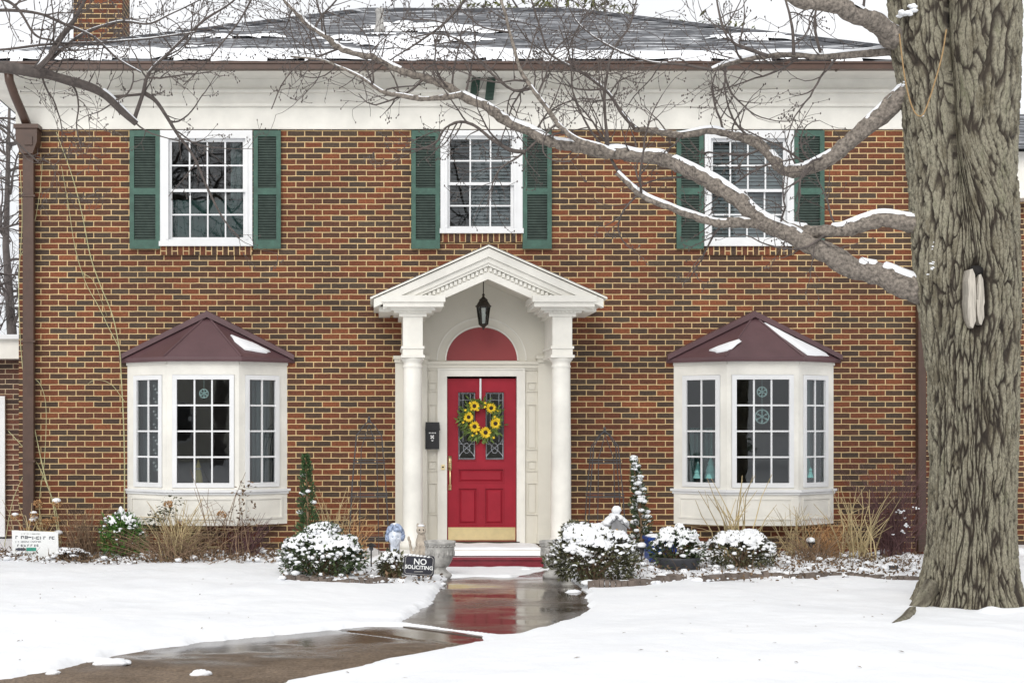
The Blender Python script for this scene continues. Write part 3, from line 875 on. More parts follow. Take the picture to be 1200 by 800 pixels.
def roof_patch(tri, pts, parent):
    "snow patch on a bay roof facet, pts in barycentric (u,v) of the triangle"
    a, b, c = [Vector(t) for t in tri]; n_ = (b-a).cross(c-a).normalized()
    if n_.z < 0: n_ = -n_
    m = MB(); K = 28
    P = [a*(1-u-v)+b*u+c*v for u, v in pts]
    ce = sum(P, Vector())/len(P)
    ring = []
    for i in range(len(P)):
        for t in (0, .33, .66): ring.append(P[i].lerp(P[(i+1)%len(P)], t))
    for fr_, h in ((1,.003),(.94,.022),(.6,.034),(.25,.036)):
        for p in ring:
            q = ce.lerp(p, fr_*(1+.16*noise.noise(p*9)+U(-.03,.03))); m.v.append(tuple(q+n_*h))
    k = len(ring); m.v.append(tuple(ce+n_*.037))
    for L in range(3):
        for i in range(k): m.f.append((L*k+i, L*k+(i+1)%k, (L+1)*k+(i+1)%k, (L+1)*k+i))
    for i in range(k): m.f.append((3*k+i, 3*k+(i+1)%k, 4*k))
    m.build('roof_snow', M['snow'], parent, True)
_, tp, ap = bayL
roof_patch((tp[2], tp[3], ap), [(.12,.52),(.10,.36),(.16,.16),(.52,.10),(.62,.14),(.42,.34)], bayL[0])
_, tp, ap = bayR
roof_patch((tp[2], tp[3], ap), [(.02,.80),(.03,.58),(.07,.30),(.16,.06),(.74,.03),(.70,.10),(.30,.48)], bayR[0])
roof_patch((tp[0], tp[1], ap), [(.50,.14),(.72,.10),(.86,.14),(.74,.36),(.66,.40),(.55,.28)], bayR[0])

# curtains inside the bays
wavy_curtain(BAYX[1]-.80, BAYX[1]-.52, .95, 1.62, -.06, M['tealcurtain'], bayR[0], folds=5)
wavy_curtain(BAYX[1]+.62, BAYX[1]+.84, .95, 2.2, .06, M['greycurtain'], bayR[0], folds=3)
wavy_curtain(BAYX[0]+.55, BAYX[0]+.84, .95, 2.2, .06, M['greycurtain'], bayL[0], folds=4)
wavy_curtain(BAYX[0]-.86, BAYX[0]-.74, .95, 2.2, .06, M['greycurtain'], bayL[0], folds=3)

# ---------------------------------------------------------------- portico
PC = 1.31
zA, SLP = 3.734, .443
def rake(m, t0, t1, y0, y1, L, Lin=0.0):
    for sgn in (-1, 1):
        p = [(PC+sgn*Lin, zA-SLP*Lin-t0), (PC+sgn*L, zA-SLP*L-t0), (PC+sgn*L, zA-SLP*L-t1), (PC+sgn*Lin, zA-SLP*Lin-t1)]
        if sgn > 0: p = p[::-1]
        m.prism(p, y0, y1)
def zat(x, t): return zA - SLP*abs(x-PC) - t
por = MB()
rake(por, .034, .135, -1.05, -.90, 1.33); rake(por, .137, .20, -1.02, -.90, 1.22); rake(por, .20, .235, -1.0, -.90, 1.0)
portico = por.build('portico', M['warmwhite'], house)
dn = MB(); rake(dn, .236, .30, -.955, -.88, 1.0)
for sgn in (-1, 1):
    for k in range(19):
        x = PC+sgn*(.03+k*.05)
        dn.box(x-.016, x+.016, -.985, -.956, zat(x,.288), zat(x,.243))
rake(dn, .301, .385, -.97, -.88, .62)
dn.build('dentil_band', M['warmwhite'], portico)
rr = MB(); rake(rr, .0, .022, -1.075, -.0, 1.37); rr.build('portico_roof', M['warmwhite'], portico)
# crown moulding running back along the eaves
for sgn in (-1, 1):
    cr = MB()
    for (a, b, dz0, dz1) in ((1.33, 1.25, .035, .11), (1.27, 1.13, .11, .17)):
        xa, xb = PC+sgn*a, PC+sgn*b
        z1 = zat(PC+1.33, dz0); z0 = zat(PC+1.33, dz1)
        cr.box(min(xa,xb), max(xa,xb), -.899, -.001, z0, z1-.002)
    cr.build('eave_moulding', M['warmwhite'], portico)
sn = MB()
for sgn in (-1, 1):
    for k in range(40):
        x0_, x1_ = PC+sgn*k/40*1.37, PC+sgn*(k+1)/40*1.37
        for j in range(10):
            y0_, y1_ = lerp(-1.07,-.01,j/10), lerp(-1.07,-.01,(j+1)/10)
            def hz(x, y): return zat(x, 0) + .004 + .016*max(0, .5+noise.noise((x*3,y*3,2))) * (0.3 if y < -1.05 else 1)
            sn.poly([(x0_,y0_,hz(x0_,y0_)),(x1_,y0_,hz(x1_,y0_)),(x1_,y1_,hz(x1_,y1_)),(x0_,y1_,hz(x0_,y1_))] if sgn > 0 else [(x1_,y0_,hz(x1_,y0_)),(x0_,y0_,hz(x0_,y0_)),(x0_,y1_,hz(x0_,y1_)),(x1_,y1_,hz(x1_,y1_))])
sn.build('roof_snow', M['snow'], portico, True)
ce = MB(); rake(ce, .31, .325, -.88, -.04, .9); ce.build('porch_ceiling', M['cream'], portico)
# back panel with door opening and arch
bp = MB()
pxl, pxr = X0(463), X0(629)+ (X0(666)-X0(629))
dx0, dx1, dz0, dz1 = X0(520), X0(608), .2, Z0(440)
bp.box(X0(464), dx0, -.05, -.003, .2, Z0(432)); bp.box(dx1, X0(664), -.05, -.003, .2, Z0(432)); bp.box(dx0, dx1, -.05, -.003, dz1, Z0(432))
ztop = Z0(424)
bp.prism([(PC-.98, ztop), (PC+.98, ztop), (PC+.98, zat(PC+.98,.20)), (PC, zat(PC,.20)), (PC-.98, zat(PC-.98,.20))], -.05, -.003)
bp.build('porch_wall', M['cream'], portico)
en = MB()
en.box(X0(497,-.09), X0(632,-.09), -.09, -.003, Z0(431.5), Z0(427)); en.box(X0(497,-.1), X0(632,-.1), -.115, -.003, Z0(427), Z0(424)); en.box(X0(497,-.1), X0(632,-.1), -.07, -.003, Z0(434), Z0(431.5))
en.build('entablature_moulding', M['cream'], portico)
ar = MB(); ax, az, ra = X0(564), Z0(422.5), .435
ar.prism([(ax+ra*math.cos(math.pi*k/40), az+ra*.93*math.sin(math.pi*k/40)) for k in range(40, -1, -1)][::-1], -.058, -.051)
ar.build('arch_panel', M['redarch'], portico)
for (r0, r1, y) in ((ra, ra+.018, -.075), (ra+.105, ra+.12, -.062)):
    av = MB()
    for k in range(40):
        a, b = math.pi*k/40, math.pi*(k+1)/40
        p = [(ax+r0*math.cos(a), az+r0*.95*math.sin(a)), (ax+r1*math.cos(a), az+r1*.95*math.sin(a)), (ax+r1*math.cos(b), az+r1*.95*math.sin(b)), (ax+r0*math.cos(b), az+r0*.95*math.sin(b))]
        av.prism(p, y, -.051)
    av.build('archivolt', M['warmwhite'], portico)
# pilasters and side panels
for cxp in (.438, 2.188):
    m = MB(); m.box(cxp-.195, cxp+.195, -.10, -.003, .2, 2.42)
    m.box(cxp-.205, cxp+.205, -.12, -.003, .2, .32); m.box(cxp-.205, cxp+.205, -.13, -.003, 2.42, 2.46); m.box(cxp-.22, cxp+.22, -.15, -.003, 2.46, 2.50)
    m.build('pilaster', M['cream'], portico)
for (a, b) in ((500,513), (617,630)):
    m = MB()
    for (t, bo) in ((447,459),(473,527),(539,552),(565,603)):
        x0_, x1_, z0_, z1_ = X0(a,-.06), X0(b,-.06), Z0(bo,-.06), Z0(t,-.06)
        m.frame(x0_, x1_, z0_, z1_, .014, -.066, -.05)
        m.box(x0_+.03, x1_-.03, -.060, -.05, z0_+.03, z1_-.03)
    m.build('panel_moulding', M['cream'], portico)
# columns and their entablature blocks
for cxp in (.438, 2.188):
    cy_ = -.75
    m = MB()
    m.box(cxp-.37, cxp+.37, -1.07, -.28, 3.075, 3.15); m.box(cxp-.35, cxp+.35, -1.045, -.28, 3.02, 3.075)
    m.box(cxp-.26, cxp+.26, -.95, -.2, 2.985, 3.02); m.box(cxp-.22, cxp+.22, -.915, -.2, 2.96, 2.985)
    for k in range(9):
        x = cxp-.19+k*.0475; m.box(x-.014, x+.014, -.93, -.916, 2.962, 2.984)
    m.box(cxp-.16, cxp+.16, -.885, -.001, 2.92, 2.96)
    m.box(cxp-.115, cxp+.115, -.865, -.001, 2.575, 2.92)
    m.box(cxp-.135, cxp+.135, -.885, -.001, 2.545, 2.575); m.box(cxp-.12, cxp+.12, -.87, -.001, 2.47, 2.545)
    m.box(cxp-.14, cxp+.14, -.895, -.001, 2.44, 2.47)
    m.build('entablature_block', M['warmwhite'], portico)
    m = MB()
    m.lathe([(.165,.20),(.165,.25),(.15,.28),(.135,.30),(.125,.32),(.118,.34),(.118,.9),(.115,1.5),(.108,2.30),(.105,2.32),(.115,2.335),(.115,2.35),(.106,2.36),(.108,2.39),(.135,2.42),(.14,2.44)], (cxp, cy_, 0), 32)
    col = m.build('column', M['warmwhite'], portico, True)
    m = MB(); m.box(cxp-.18, cxp+.18, cy_-.18, cy_+.18, 0, .2); m.build('plinth', M['warmwhite'], col)
# landing, step
m = MB(); m.box(.66, 1.97, -.86, -.003, .12, .195); m.build('landing', M['warmwhite'], portico)
m = MB()
hs = [[.0]*14 for _ in range(27)]
sn = MB(); nxs, nys = 40, 20
for j in range(nys+1):
    for i in range(nxs+1):
        x, y = lerp(.83, 1.955, i/nxs), lerp(-.885, -.12, j/nys)
        e = min(i, nxs-i, j, nys-j)
        z = .197 + .02*min(1, e/1.5)*(1+.6*noise.noise((x*4,y*4,0)))
        if j == 0: z = .125; y += .012*noise.noise((x*9,1,0))
        sn.v.append((x, y, z))
for j in range(nys):
    for i in range(nxs): sn.f.append((j*(nxs+1)+i, j*(nxs+1)+i+1, (j+1)*(nxs+1)+i+1, (j+1)*(nxs+1)+i))
sn.build('landing_snow', M['snow'], portico, True)
m.box(.84, 1.95, -1.0, -.861, -.02, .09); m.box(.82, 1.97, -1.03, -.861, .09, .118); m.build('step', M['redstep'], portico)
# door frame and door
df = MB()
df.box(X0(515), X0(523.5), -.075, .05, .2, Z0(441)); df.box(X0(605), X0(612), -.075, .05, .2, Z0(441)); df.box(X0(515), X0(612), -.075, .05, Z0(441), Z0(433.5))
df.box(X0(512.5), X0(515), -.085, -.051, .2, Z0(433.5)); df.box(X0(612), X0(614.5), -.085, -.051, .2, Z0(433.5)); df.box(X0(512.5), X0(614.5), -.09, -.076, Z0(433.5), Z0(431.8))
dfo = df.build('door_frame', M['warmwhite'], portico)
th_ = MB(); th_.box(X0(520), X0(608), -.10, .08, .2, .222); th_.build('threshold', M['bronze'], portico)
dr = MB(); Yd = .0
def db(a, b, t, bo, y0=Yd, y1=Yd+.045): dr.box(X0(a), X0(b), y0, y1, Z0(bo), Z0(t))
db(524,536.5,443.5,634); db(557.5,568.5,443.5,539); db(591,604.5,443.5,634)
db(536.5,557.5,443.5,459); db(568.5,591,443.5,459)
db(536.5,591,539,548.5); db(536.5,591,566,571); db(536.5,591,615,634); db(560,567.5,571,615)
db(536.5,591,548.5,566,Yd+.018); db(536.5,560,571,615,Yd+.018); db(567.5,591,571,615,Yd+.018)
for (a,b,t,bo) in ((536.5,591,548.5,566),(536.5,560,571,615),(567.5,591,571,615)):
    i = 2.6
    x0_,x1_,z0_,z1_ = X0(a+i),X0(b-i),Z0(bo-i),Z0(t+i); j = .02
    n0 = len(dr.v); dr.v += [(x0_,Yd+.018,z0_),(x1_,Yd+.018,z0_),(x1_,Yd+.018,z1_),(x0_,Yd+.018,z1_),(x0_+j,Yd+.003,z0_+j),(x1_-j,Yd+.003,z0_+j),(x1_-j,Yd+.003,z1_-j),(x0_+j,Yd+.003,z1_-j)]
    dr.f += [tuple(n0+q for q in p) for p in ((4,5,6,7),(0,1,5,4),(1,2,6,5),(2,3,7,6),(3,0,4,7))]
    dr.frame(X0(a), X0(b), Z0(bo), Z0(t), .012, Yd-.006, Yd+.018)
for (a,b) in ((536.5,557.5),(568.5,591)): dr.frame(X0(a-1), X0(b+1), Z0(540), Z0(458), .014, Yd-.008, Yd+.001)
door = dr.build('door', M['red'], portico)
gl = MB()
for (a,b) in ((536.5,557.5),(568.5,591)): gl.poly([(X0(a),Yd+.022,Z0(539)),(X0(b),Yd+.022,Z0(539)),(X0(b),Yd+.022,Z0(459)),(X0(a),Yd+.022,Z0(459))])
gl.build('leaded_glass', M['glass'], door)
ld = MB()
def came(px, py, px2, py2, r=.0045): ld.tube([(X0(px),Yd+.018,Z0(py)),(X0(px2),Yd+.018,Z0(py2))], r, 4)
for (a,b) in ((536.5,557.5),(568.5,591)):
    L, Rr, T, B = a+1.2, b-1.2, 460.5, 537.5
    for q in ((L,T,Rr,T),(L,B,Rr,B),(L,T,L,B),(Rr,T,Rr,B)): came(*q, r=.008)
    il, ir = L+5, Rr-5; mx_ = (L+Rr)/2
    came(il,T,il,B-20); came(ir,T,ir,B-20)
    for yy in (469, 520): came(L,yy,il,yy); came(ir,yy,Rr,yy)
    came(il,T+8,ir,T+8)
    for k in range(10):      # crossing curves at the foot
        t0, t1 = k/10, (k+1)/10
        fx = lambda t: lerp(il, Rr, t) if False else L + (Rr-L)*(.5-.5*math.cos(math.pi*t))
        came(fx(t0), lerp(512,B,t0), fx(t1), lerp(512,B,t1)); came(L+Rr-fx(t0), lerp(512,B,t0), L+Rr-fx(t1), lerp(512,B,t1))
        t0, t1 = math.pi*2*k/10, math.pi*2*(k+1)/10
        came(mx_+4*math.cos(t0), 525+6*math.sin(t0), mx_+4*math.cos(t1), 525+6*math.sin(t1))
ld.build('lead_came', M['lead'], door)
kp = MB(); kp.box(X0(525.2), X0(603.8), Yd-.006, Yd-.001, Z0(632.5), Z0(617.5)); kp.build('kick_plate', M['brass'], door)
hn = MB()
hx = X0(527.2)
hn.box(hx-.022, hx+.022, Yd-.008, Yd-.001, Z0(551), Z0(534)); hn.lathe([(.0,-.02),(.017,-.012),(.02,0),(.017,.012),(0,.02)], (hx, Yd-.02, Z0(541)), 12)
hn.box(hx-.018, hx+.018, Yd-.008, Yd-.001, Z0(574), Z0(567))
hn.tube([(hx,Yd-.008,Z0(549)),(hx,Yd-.045,Z0(551)),(hx,Yd-.055,Z0(558)),(hx,Yd-.05,Z0(565)),(hx,Yd-.035,Z0(569)),(hx,Yd-.008,Z0(571))], [.008,.009,.012,.011,.009,.008], 8)
hn.build('door_handle', M['brass'], door, True)
db_ = MB(); db_.box(X0(517.2,-.07), X0(521,-.07), -.09, -.076, Z0(550), Z0(544)); db_.build('doorbell', M['brass'], dfo)
bt = MB(); bt.ball((X0(519.1,-.09), -.092, Z0(546.8)), .011, .006, .011); bt.build('bell_button', M['hollow'], dfo, True)
bt = MB(); bt.tube([(X0(563.7),Yd-.006,Z0(443.5)),(X0(563.7),Yd-.012,Z0(470))], .011, 4); hang = None
HANG = bt

# wings either side
wg = thing('brick_wing', 'low brick wing with white fascia set back at the left edge', 'building', (X0(-70,2), 2, 0))
m = MB(); wx0, wx1 = X0(-400,2), HX0-.01
m.box(wx0, X0(-34,2), 2, 2.25, -.2, Z0(420,2)); m.box(X0(7,2), wx1, 2, 2.25, -.2, Z0(420,2)); m.box(X0(-34,2), X0(7,2), 2, 2.25, Z0(464,2), Z0(420,2))
m.box(wx0, wx0+.25, 2.25, 6, -.2, Z0(420,2)); m.box(wx0+.25, wx1, 5.75, 6, -.2, Z0(420,2))
m.build('wall', M['brick_dim'], wg)
m = MB(); m.box(wx0-.3, wx1, 1.7, 6.2, Z0(420,1.7), Z0(397,1.7)); m.build('fascia', M['warmwhite'], wg)
m = MB(); m.poly([(wx0-.35,1.62,Z0(397,1.62)),(wx1,1.62,Z0(397,1.62)),(wx1,4,Z0(397,1.62)+.22),(wx0-.35,4,Z0(397,1.62)+.22)]); m.poly([(wx1,6.3,Z0(397,1.62)),(wx0-.35,6.3,Z0(397,1.62)),(wx0-.35,4,Z0(397,1.62)+.22),(wx1,4,Z0(397,1.62)+.22)])
m.poly([(wx0-.35,6.3,Z0(397,1.62)),(wx0-.35,1.62,Z0(397,1.62)),(wx0-.35,4,Z0(397,1.62)+.22)]); m.poly([(wx1,1.62,Z0(397,1.62)),(wx1,6.3,Z0(397,1.62)),(wx1,4,Z0(397,1.62)+.22)])
m.build('roof', M['snow'], wg)
m = MB(); m.frame(X0(-34,2), X0(7,2), .12, Z0(464,2), .1, 1.94, 2.1); wdw = m.build('window', M['white'], wg)
m = MB(); m.poly([(X0(-34,2),2.03,.12),(X0(7,2),2.03,.12),(X0(7,2),2.03,Z0(464,2)),(X0(-34,2),2.03,Z0(464,2))]); m.build('pane', M['glass'], wdw)
wr = thing('brick_wing', 'brick wing with white frieze set back behind the trunk at the right edge', 'building', (8.6, 1.2, 0))
m = MB(); m.box(HX1+.01, 13, 1.2, 1.45, -.2, 4.6); m.box(12.75, 13, 1.45, 6, -.2, 4.6); m.box(HX1+.01, 12.75, 5.75, 6, -.2, 4.6); m.build('wall', M['brick'], wr)
m = MB(); m.box(HX1+.53, 13.1, .9, 1.3, 4.6, 5.2); m.build('frieze', M['warmwhite'], wr)
m = MB(); m.poly([(HX1+.53,.7,5.2),(13.4,.7,5.2),(13.4,3.6,6.3),(HX1+.53,3.6,6.3)]); m.poly([(13.4,6.4,5.2),(HX1+.53,6.4,5.2),(HX1+.53,3.6,6.3),(13.4,3.6,6.3)]); m.poly([(13.4,.7,5.2),(13.4,6.4,5.2),(13.4,3.6,6.3)]); m.build('roof', M['shingle'], wr)

# ---------------------------------------------------------------- trees
def catmull(P, n=8):
    P = [np.array(p, float) for p in P]; out = []
    Q = [2*P[0]-P[1]] + P + [2*P[-1]-P[-2]]
    for i in range(1, len(Q)-2):
        for k in range(n):
            t = k/n
            out.append(.5*((2*Q[i]) + (-Q[i-1]+Q[i+1])*t + (2*Q[i-1]-5*Q[i]+4*Q[i+1]-Q[i+2])*t*t + (-Q[i-1]+3*Q[i]-3*Q[i+1]+Q[i+2])*t**3))
    out.append(P[-1]); return out
def limb_path(px, Y0, Y1, r0, r1, n=14):
    "pixel corner points at a steadily changing depth -> smooth world path and radii in metres"
    m = len(px); pts = [tuple(W(x, y, lerp(Y0, Y1, i/(m-1)))) for i, (x, y) in enumerate(px)]
    C = catmull(pts, n); k = len(C)
    out = [Vector(c) for c in C]
    rad = []
    for i in range(k):
        t = i/(k-1); r = lerp(r0, r1, t**.85)*(1+(.38*math.exp(-t*16) if r0 > .05 else 0))
        rad.append(r*.93*(1+.16*noise.noise(out[i]*5)))
    for i in range(k): out[i] += Vector((noise.noise(out[i]*3.1), noise.noise(out[i]*3.1+Vector((7,0,0))), noise.noise(out[i]*3.1+Vector((0,9,0)))))*r0*.35
    return out, rad
def snow_strip(path, rad, thick, thr=-.05, seed=0.0, lo=-55, hi=55):
    m = MB(); K = 7; rows = []
    n = len(path)
    for i in range(n):
        t = (path[min(i+1,n-1)]-path[max(i-1,0)]).normalized()
        flat = max(0, 1-abs(t.z)**3*1.2)
        h = .62*thick*flat*max(0, .75+1.1*noise.noise(path[i]*2.3+Vector((seed,0,0)))-thr*0)
        if flat < .3 or noise.noise(path[i]*1.7+Vector((seed,5,0))) < thr-.25: h = 0
        side = Vector((0,0,1)).cross(t)
        if side.length < .1: side = Vector((1,0,0))
        side.normalize(); up = t.cross(side)
        if up.z < 0: up = -up
        row = []
        for k in range(K):
            a = R(lerp(lo, hi, k/(K-1))); pr = math.cos(math.pi*(k/(K-1)-.5))
            rr = rad[i]*.99 + h*pr*1.0 - (.004 if h == 0 else 0)
            row.append(path[i] + side*math.sin(a)*rr + up*math.cos(a)*rr)
        rows.append((row, h))
    for i in range(n-1):
        if rows[i][1] <= 0 and rows[i+1][1] <= 0: continue
        i0 = len(m.v); m.v += [tuple(p) for p in rows[i][0]] + [tuple(p) for p in rows[i+1][0]]
        for k in range(K-1): m.f.append((i0+k, i0+K+k, i0+K+k+1, i0+k+1))
    return m
class Twigs:
    def __init__(s, rnd, xmax=1e9): s.m = MB(); s.r = rnd; s.n = 0; s.buds = MB(); s.xmax = xmax
    def grow(s, p, d, L, r, level, up=.35):
        rn = s.r; seg = max(4, int(L/.07)) if level < 2 else max(3, int(L/.06))
        seg = min(seg, 18)
        pts = [p.copy()]; rad = [r]; d = d.normalized(); st = L/seg
        curl = Vector((rn.gauss(0,1), rn.gauss(0,.8), rn.gauss(0,1)))*.10
        for k in range(seg):
            t = k/seg
            d = (d + curl + Vector((rn.gauss(0,.13), rn.gauss(0,.10), rn.gauss(0,.13))) + Vector((0,0,up*(.05+.22*t)))).normalized()
            p = p + d*st
            if p.x > s.xmax: break
            pts.append(p.copy()); rad.append(max(.0022, r*(1-.68*(k+1)/seg)))
            if level < 3 and k >= 1 and rn.random() < (.62, .55, .30)[level]:
                ax = Vector((rn.gauss(0,1), rn.gauss(0,.8), rn.gauss(0,1)))
                nd = (d*rn.uniform(.45,1.0) + (ax - d*ax.dot(d)).normalized()*rn.uniform(.6,1.0)).normalized()
                s.grow(p, nd, L*rn.uniform(.28,.6)*(1-.35*t), max(.0028, rad[-1]*rn.uniform(.5,.75)), level+1, up)
        if len(pts) < 2: return
        s.m.tube(pts, rad, 5 if level == 0 else 4 if level == 1 else 3, cap=False); s.n += 1
        if level >= 1 and rn.random() < .8:
            s.buds.ball(pts[-1], .0065, .0065, .011, 5, 4)
            if rn.random() < .5: s.buds.ball(pts[max(0,len(pts)-3)], .006, .006, .008, 5, 3)
    def along(s, path, rad, per_m, L0, L1, i0=0.0, i1=1.0, upb=.3, rmax=.02, left=0.0):
        rn = s.r; n = len(path)
        tot = sum((path[i+1]-path[i]).length for i in range(n-1))
        for _ in range(int(tot*per_m*(i1-i0))):
            u_ = rn.uniform(i0, i1)*(n-1.001); i = int(u_); p = path[i].lerp(path[i+1], u_-i)
            t = (path[i+1]-path[i]).normalized()
            ax = Vector((rn.gauss(0,1)-left, rn.gauss(0,.7), rn.gauss(.25,1)))
            dd = (t*rn.uniform(.2,.9) + (ax-t*ax.dot(t)).normalized()).normalized()
            L = rn.uniform(L0, L1); s.grow(p, dd, L, min(rmax, rad[i]*.6, .005+L*.0085), 0 if L > .5 else 1, upb)

# --- the big tree at the right
tree = thing('shade_tree', 'massive grey barked tree with bare snow topped limbs at the right of the lawn', 'tree', (TB.x, TREEY, 0))
TL = [(-90,1044,1186),(0,1051,1191),(50,1054,1190),(100,1063,1190),(200,1074,1189),(260,1077,1190),(330,1079,1192),(380,1084,1192),(450,1090,1189),(550,1093,1188),(620,1092,1188),(655,1088,1190),(680,1083,1194),(700,1076,1199),(715,1067,1204),(735,1054,1212)]
ty = np.array([t[0] for t in TL]); tl = np.array([t[1] for t in TL]); tr_ = np.array([t[2] for t in TL])
dT = CAMD+TREEY; sT = dT/F
NT, NZ = 520, 720
YF = TREEY-.395
tv = []; ridge = []
pys = np.linspace(742, -90, NZ)
def ray_circle(th, ox, oy, cx, cy, r):
    dx, dy = math.cos(th), math.sin(th); fx, fy = ox-cx, oy-cy
    b = fx*dx+fy*dy; c = fx*fx+fy*fy-r*r; q = b*b-c
    return -b+math.sqrt(q) if q >= 0 else 0
nz = noise.noise
for py in pys:
    l, r_ = float(np.interp(py, ty, tl)), float(np.interp(py, ty, tr_))
    t = min(1, max(0, (py-150)/300.0)); t = t*t*(3-2*t)
    w_ = r_-l
    rA = lerp(.221*w_, .40*w_, t); rB = lerp(.283*w_, .475*w_, t)
    cA, cB = l+rA, r_-rB
    ox = lerp(l+2*rA*.99, (cA+cB)/2, t)
    z = EYE-(py-PY)*sT
    flare = max(0, (py-640)/95.0)
    for q in range(NT):
        th = 2*math.pi*q/NT
        rr = max(ray_circle(th, ox, 0, cA, lerp(17,0,t), rA+lerp(1.5,0,t)), ray_circle(th, ox, 0, cB, 0, rB))
        # roots
        rr *= 1 + flare*.10*(math.sin(th*5+1.0)+.5*math.sin(th*8+2))*min(1,flare)
        x, y = rr*math.cos(th)*sT, rr*math.sin(th)*sT
        R0 = math.hypot(x, y); ux, uy = x/max(R0,1e-6), y/max(R0,1e-6)
        px_, py_ = ux*.5, uy*.5
        # furrows: a net of deep cracks between long plates
        ax_, ay_ = ux*.44, uy*.44
        w1 = nz((ax_*6, ay_*6, z*2.2)); w2 = nz((ax_*14+5, ay_*14, z*6)); w3 = nz((ax_*6+9, ay_*6, z*2.2+4))
        vx, vy, vz = ax_+.045*w1+.016*w2, ay_+.045*w3+.012*w2, z+.12*w1
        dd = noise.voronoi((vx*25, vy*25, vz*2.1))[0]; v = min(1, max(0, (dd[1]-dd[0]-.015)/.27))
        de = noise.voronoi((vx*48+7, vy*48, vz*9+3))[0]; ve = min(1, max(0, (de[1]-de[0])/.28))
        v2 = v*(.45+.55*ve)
        c = nz((ax_*60, ay_*60, z*24))
        disp = (v**.55)*.026 + v*ve*.012 - .022 + .006*c
        disp += .028*nz((px_*3, py_*3, z*.8))
        # burl and scar on the face of the trunk
        X_ = TB.x + (ox-1140)*sT + ux*R0; 
        if y < 0:
            e = ((X_-X0(1174,YF))/.10)**2 + ((z-Z0(242,YF))/.13)**2
            disp += .05*math.exp(-e) - .05*math.exp(-e*7)
            e2 = ((X_-X0(1148,YF))/.125)**2 + ((z-Z0(349,YF))/.34)**2
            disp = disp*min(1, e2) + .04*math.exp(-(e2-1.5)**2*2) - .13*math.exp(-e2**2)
            if e2 < 1: v2 *= e2**6  # shade painted into the scar: bark colour darkens so it reads recessed
        RR = R0+disp
        tv.append((X0(ox,TREEY)+ux*RR, TREEY+uy*RR, z)); ridge.append(v2)
tm = MB(); tm.v = tv
tm.f = [(j*NT+q, j*NT+(q+1)%NT, (j+1)*NT+(q+1)%NT, (j+1)*NT+q) for j in range(NZ-1) for q in range(NT)]
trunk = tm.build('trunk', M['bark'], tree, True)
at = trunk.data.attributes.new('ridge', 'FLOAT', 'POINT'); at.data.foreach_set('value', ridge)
# exposed wood in the old wound
ew = MB()
for (a, b, t_, bo) in ((1137.5,1147,314,384),(1149,1158,320,380)):
    P = [(lerp(a,b,.25),t_+1),(lerp(a,b,.55),t_),(b-1.5,t_+7),(b-.6,t_+18),(b+.2,t_+33),(b-.8,bo-22),(b-.3,bo-9),(lerp(a,b,.6),bo),(lerp(a,b,.3),bo-2),(a+.6,bo-12),(a-.4,bo-30),(a+.7,t_+30),(a,t_+14)]
    ew.prism([(X0(x,YF), Z0(y,YF)) for x, y in P][::-1], YF+(.05 if a < 1140 else .07), YF+.18)
ew.build('exposed_wood', M['wood'], trunk)
hw = MB(); hw.ball((X0(1151,YF), YF+.125, Z0(316,YF)), .062, .05, .05, 14, 9, .12); hw.build('hollow', M['hollow'], trunk, True)  # dark ball standing in for the shade inside the hollow
root = MB(); pts = [W(1094,684,-4.95), W(1080,704,-5.02), W(1070,717,-5.06), G(1060,725,.11), G(1047,733,.10), G(1034,739,.07)]
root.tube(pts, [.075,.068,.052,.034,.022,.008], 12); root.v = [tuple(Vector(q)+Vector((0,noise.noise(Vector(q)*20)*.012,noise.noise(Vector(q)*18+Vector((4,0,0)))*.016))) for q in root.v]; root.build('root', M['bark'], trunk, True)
rdg = bpy.data.objects['root'].data.attributes.new('ridge','FLOAT','POINT'); rdg.data.foreach_set('value', [U(.1,.6) for _ in bpy.data.objects['root'].data.vertices])

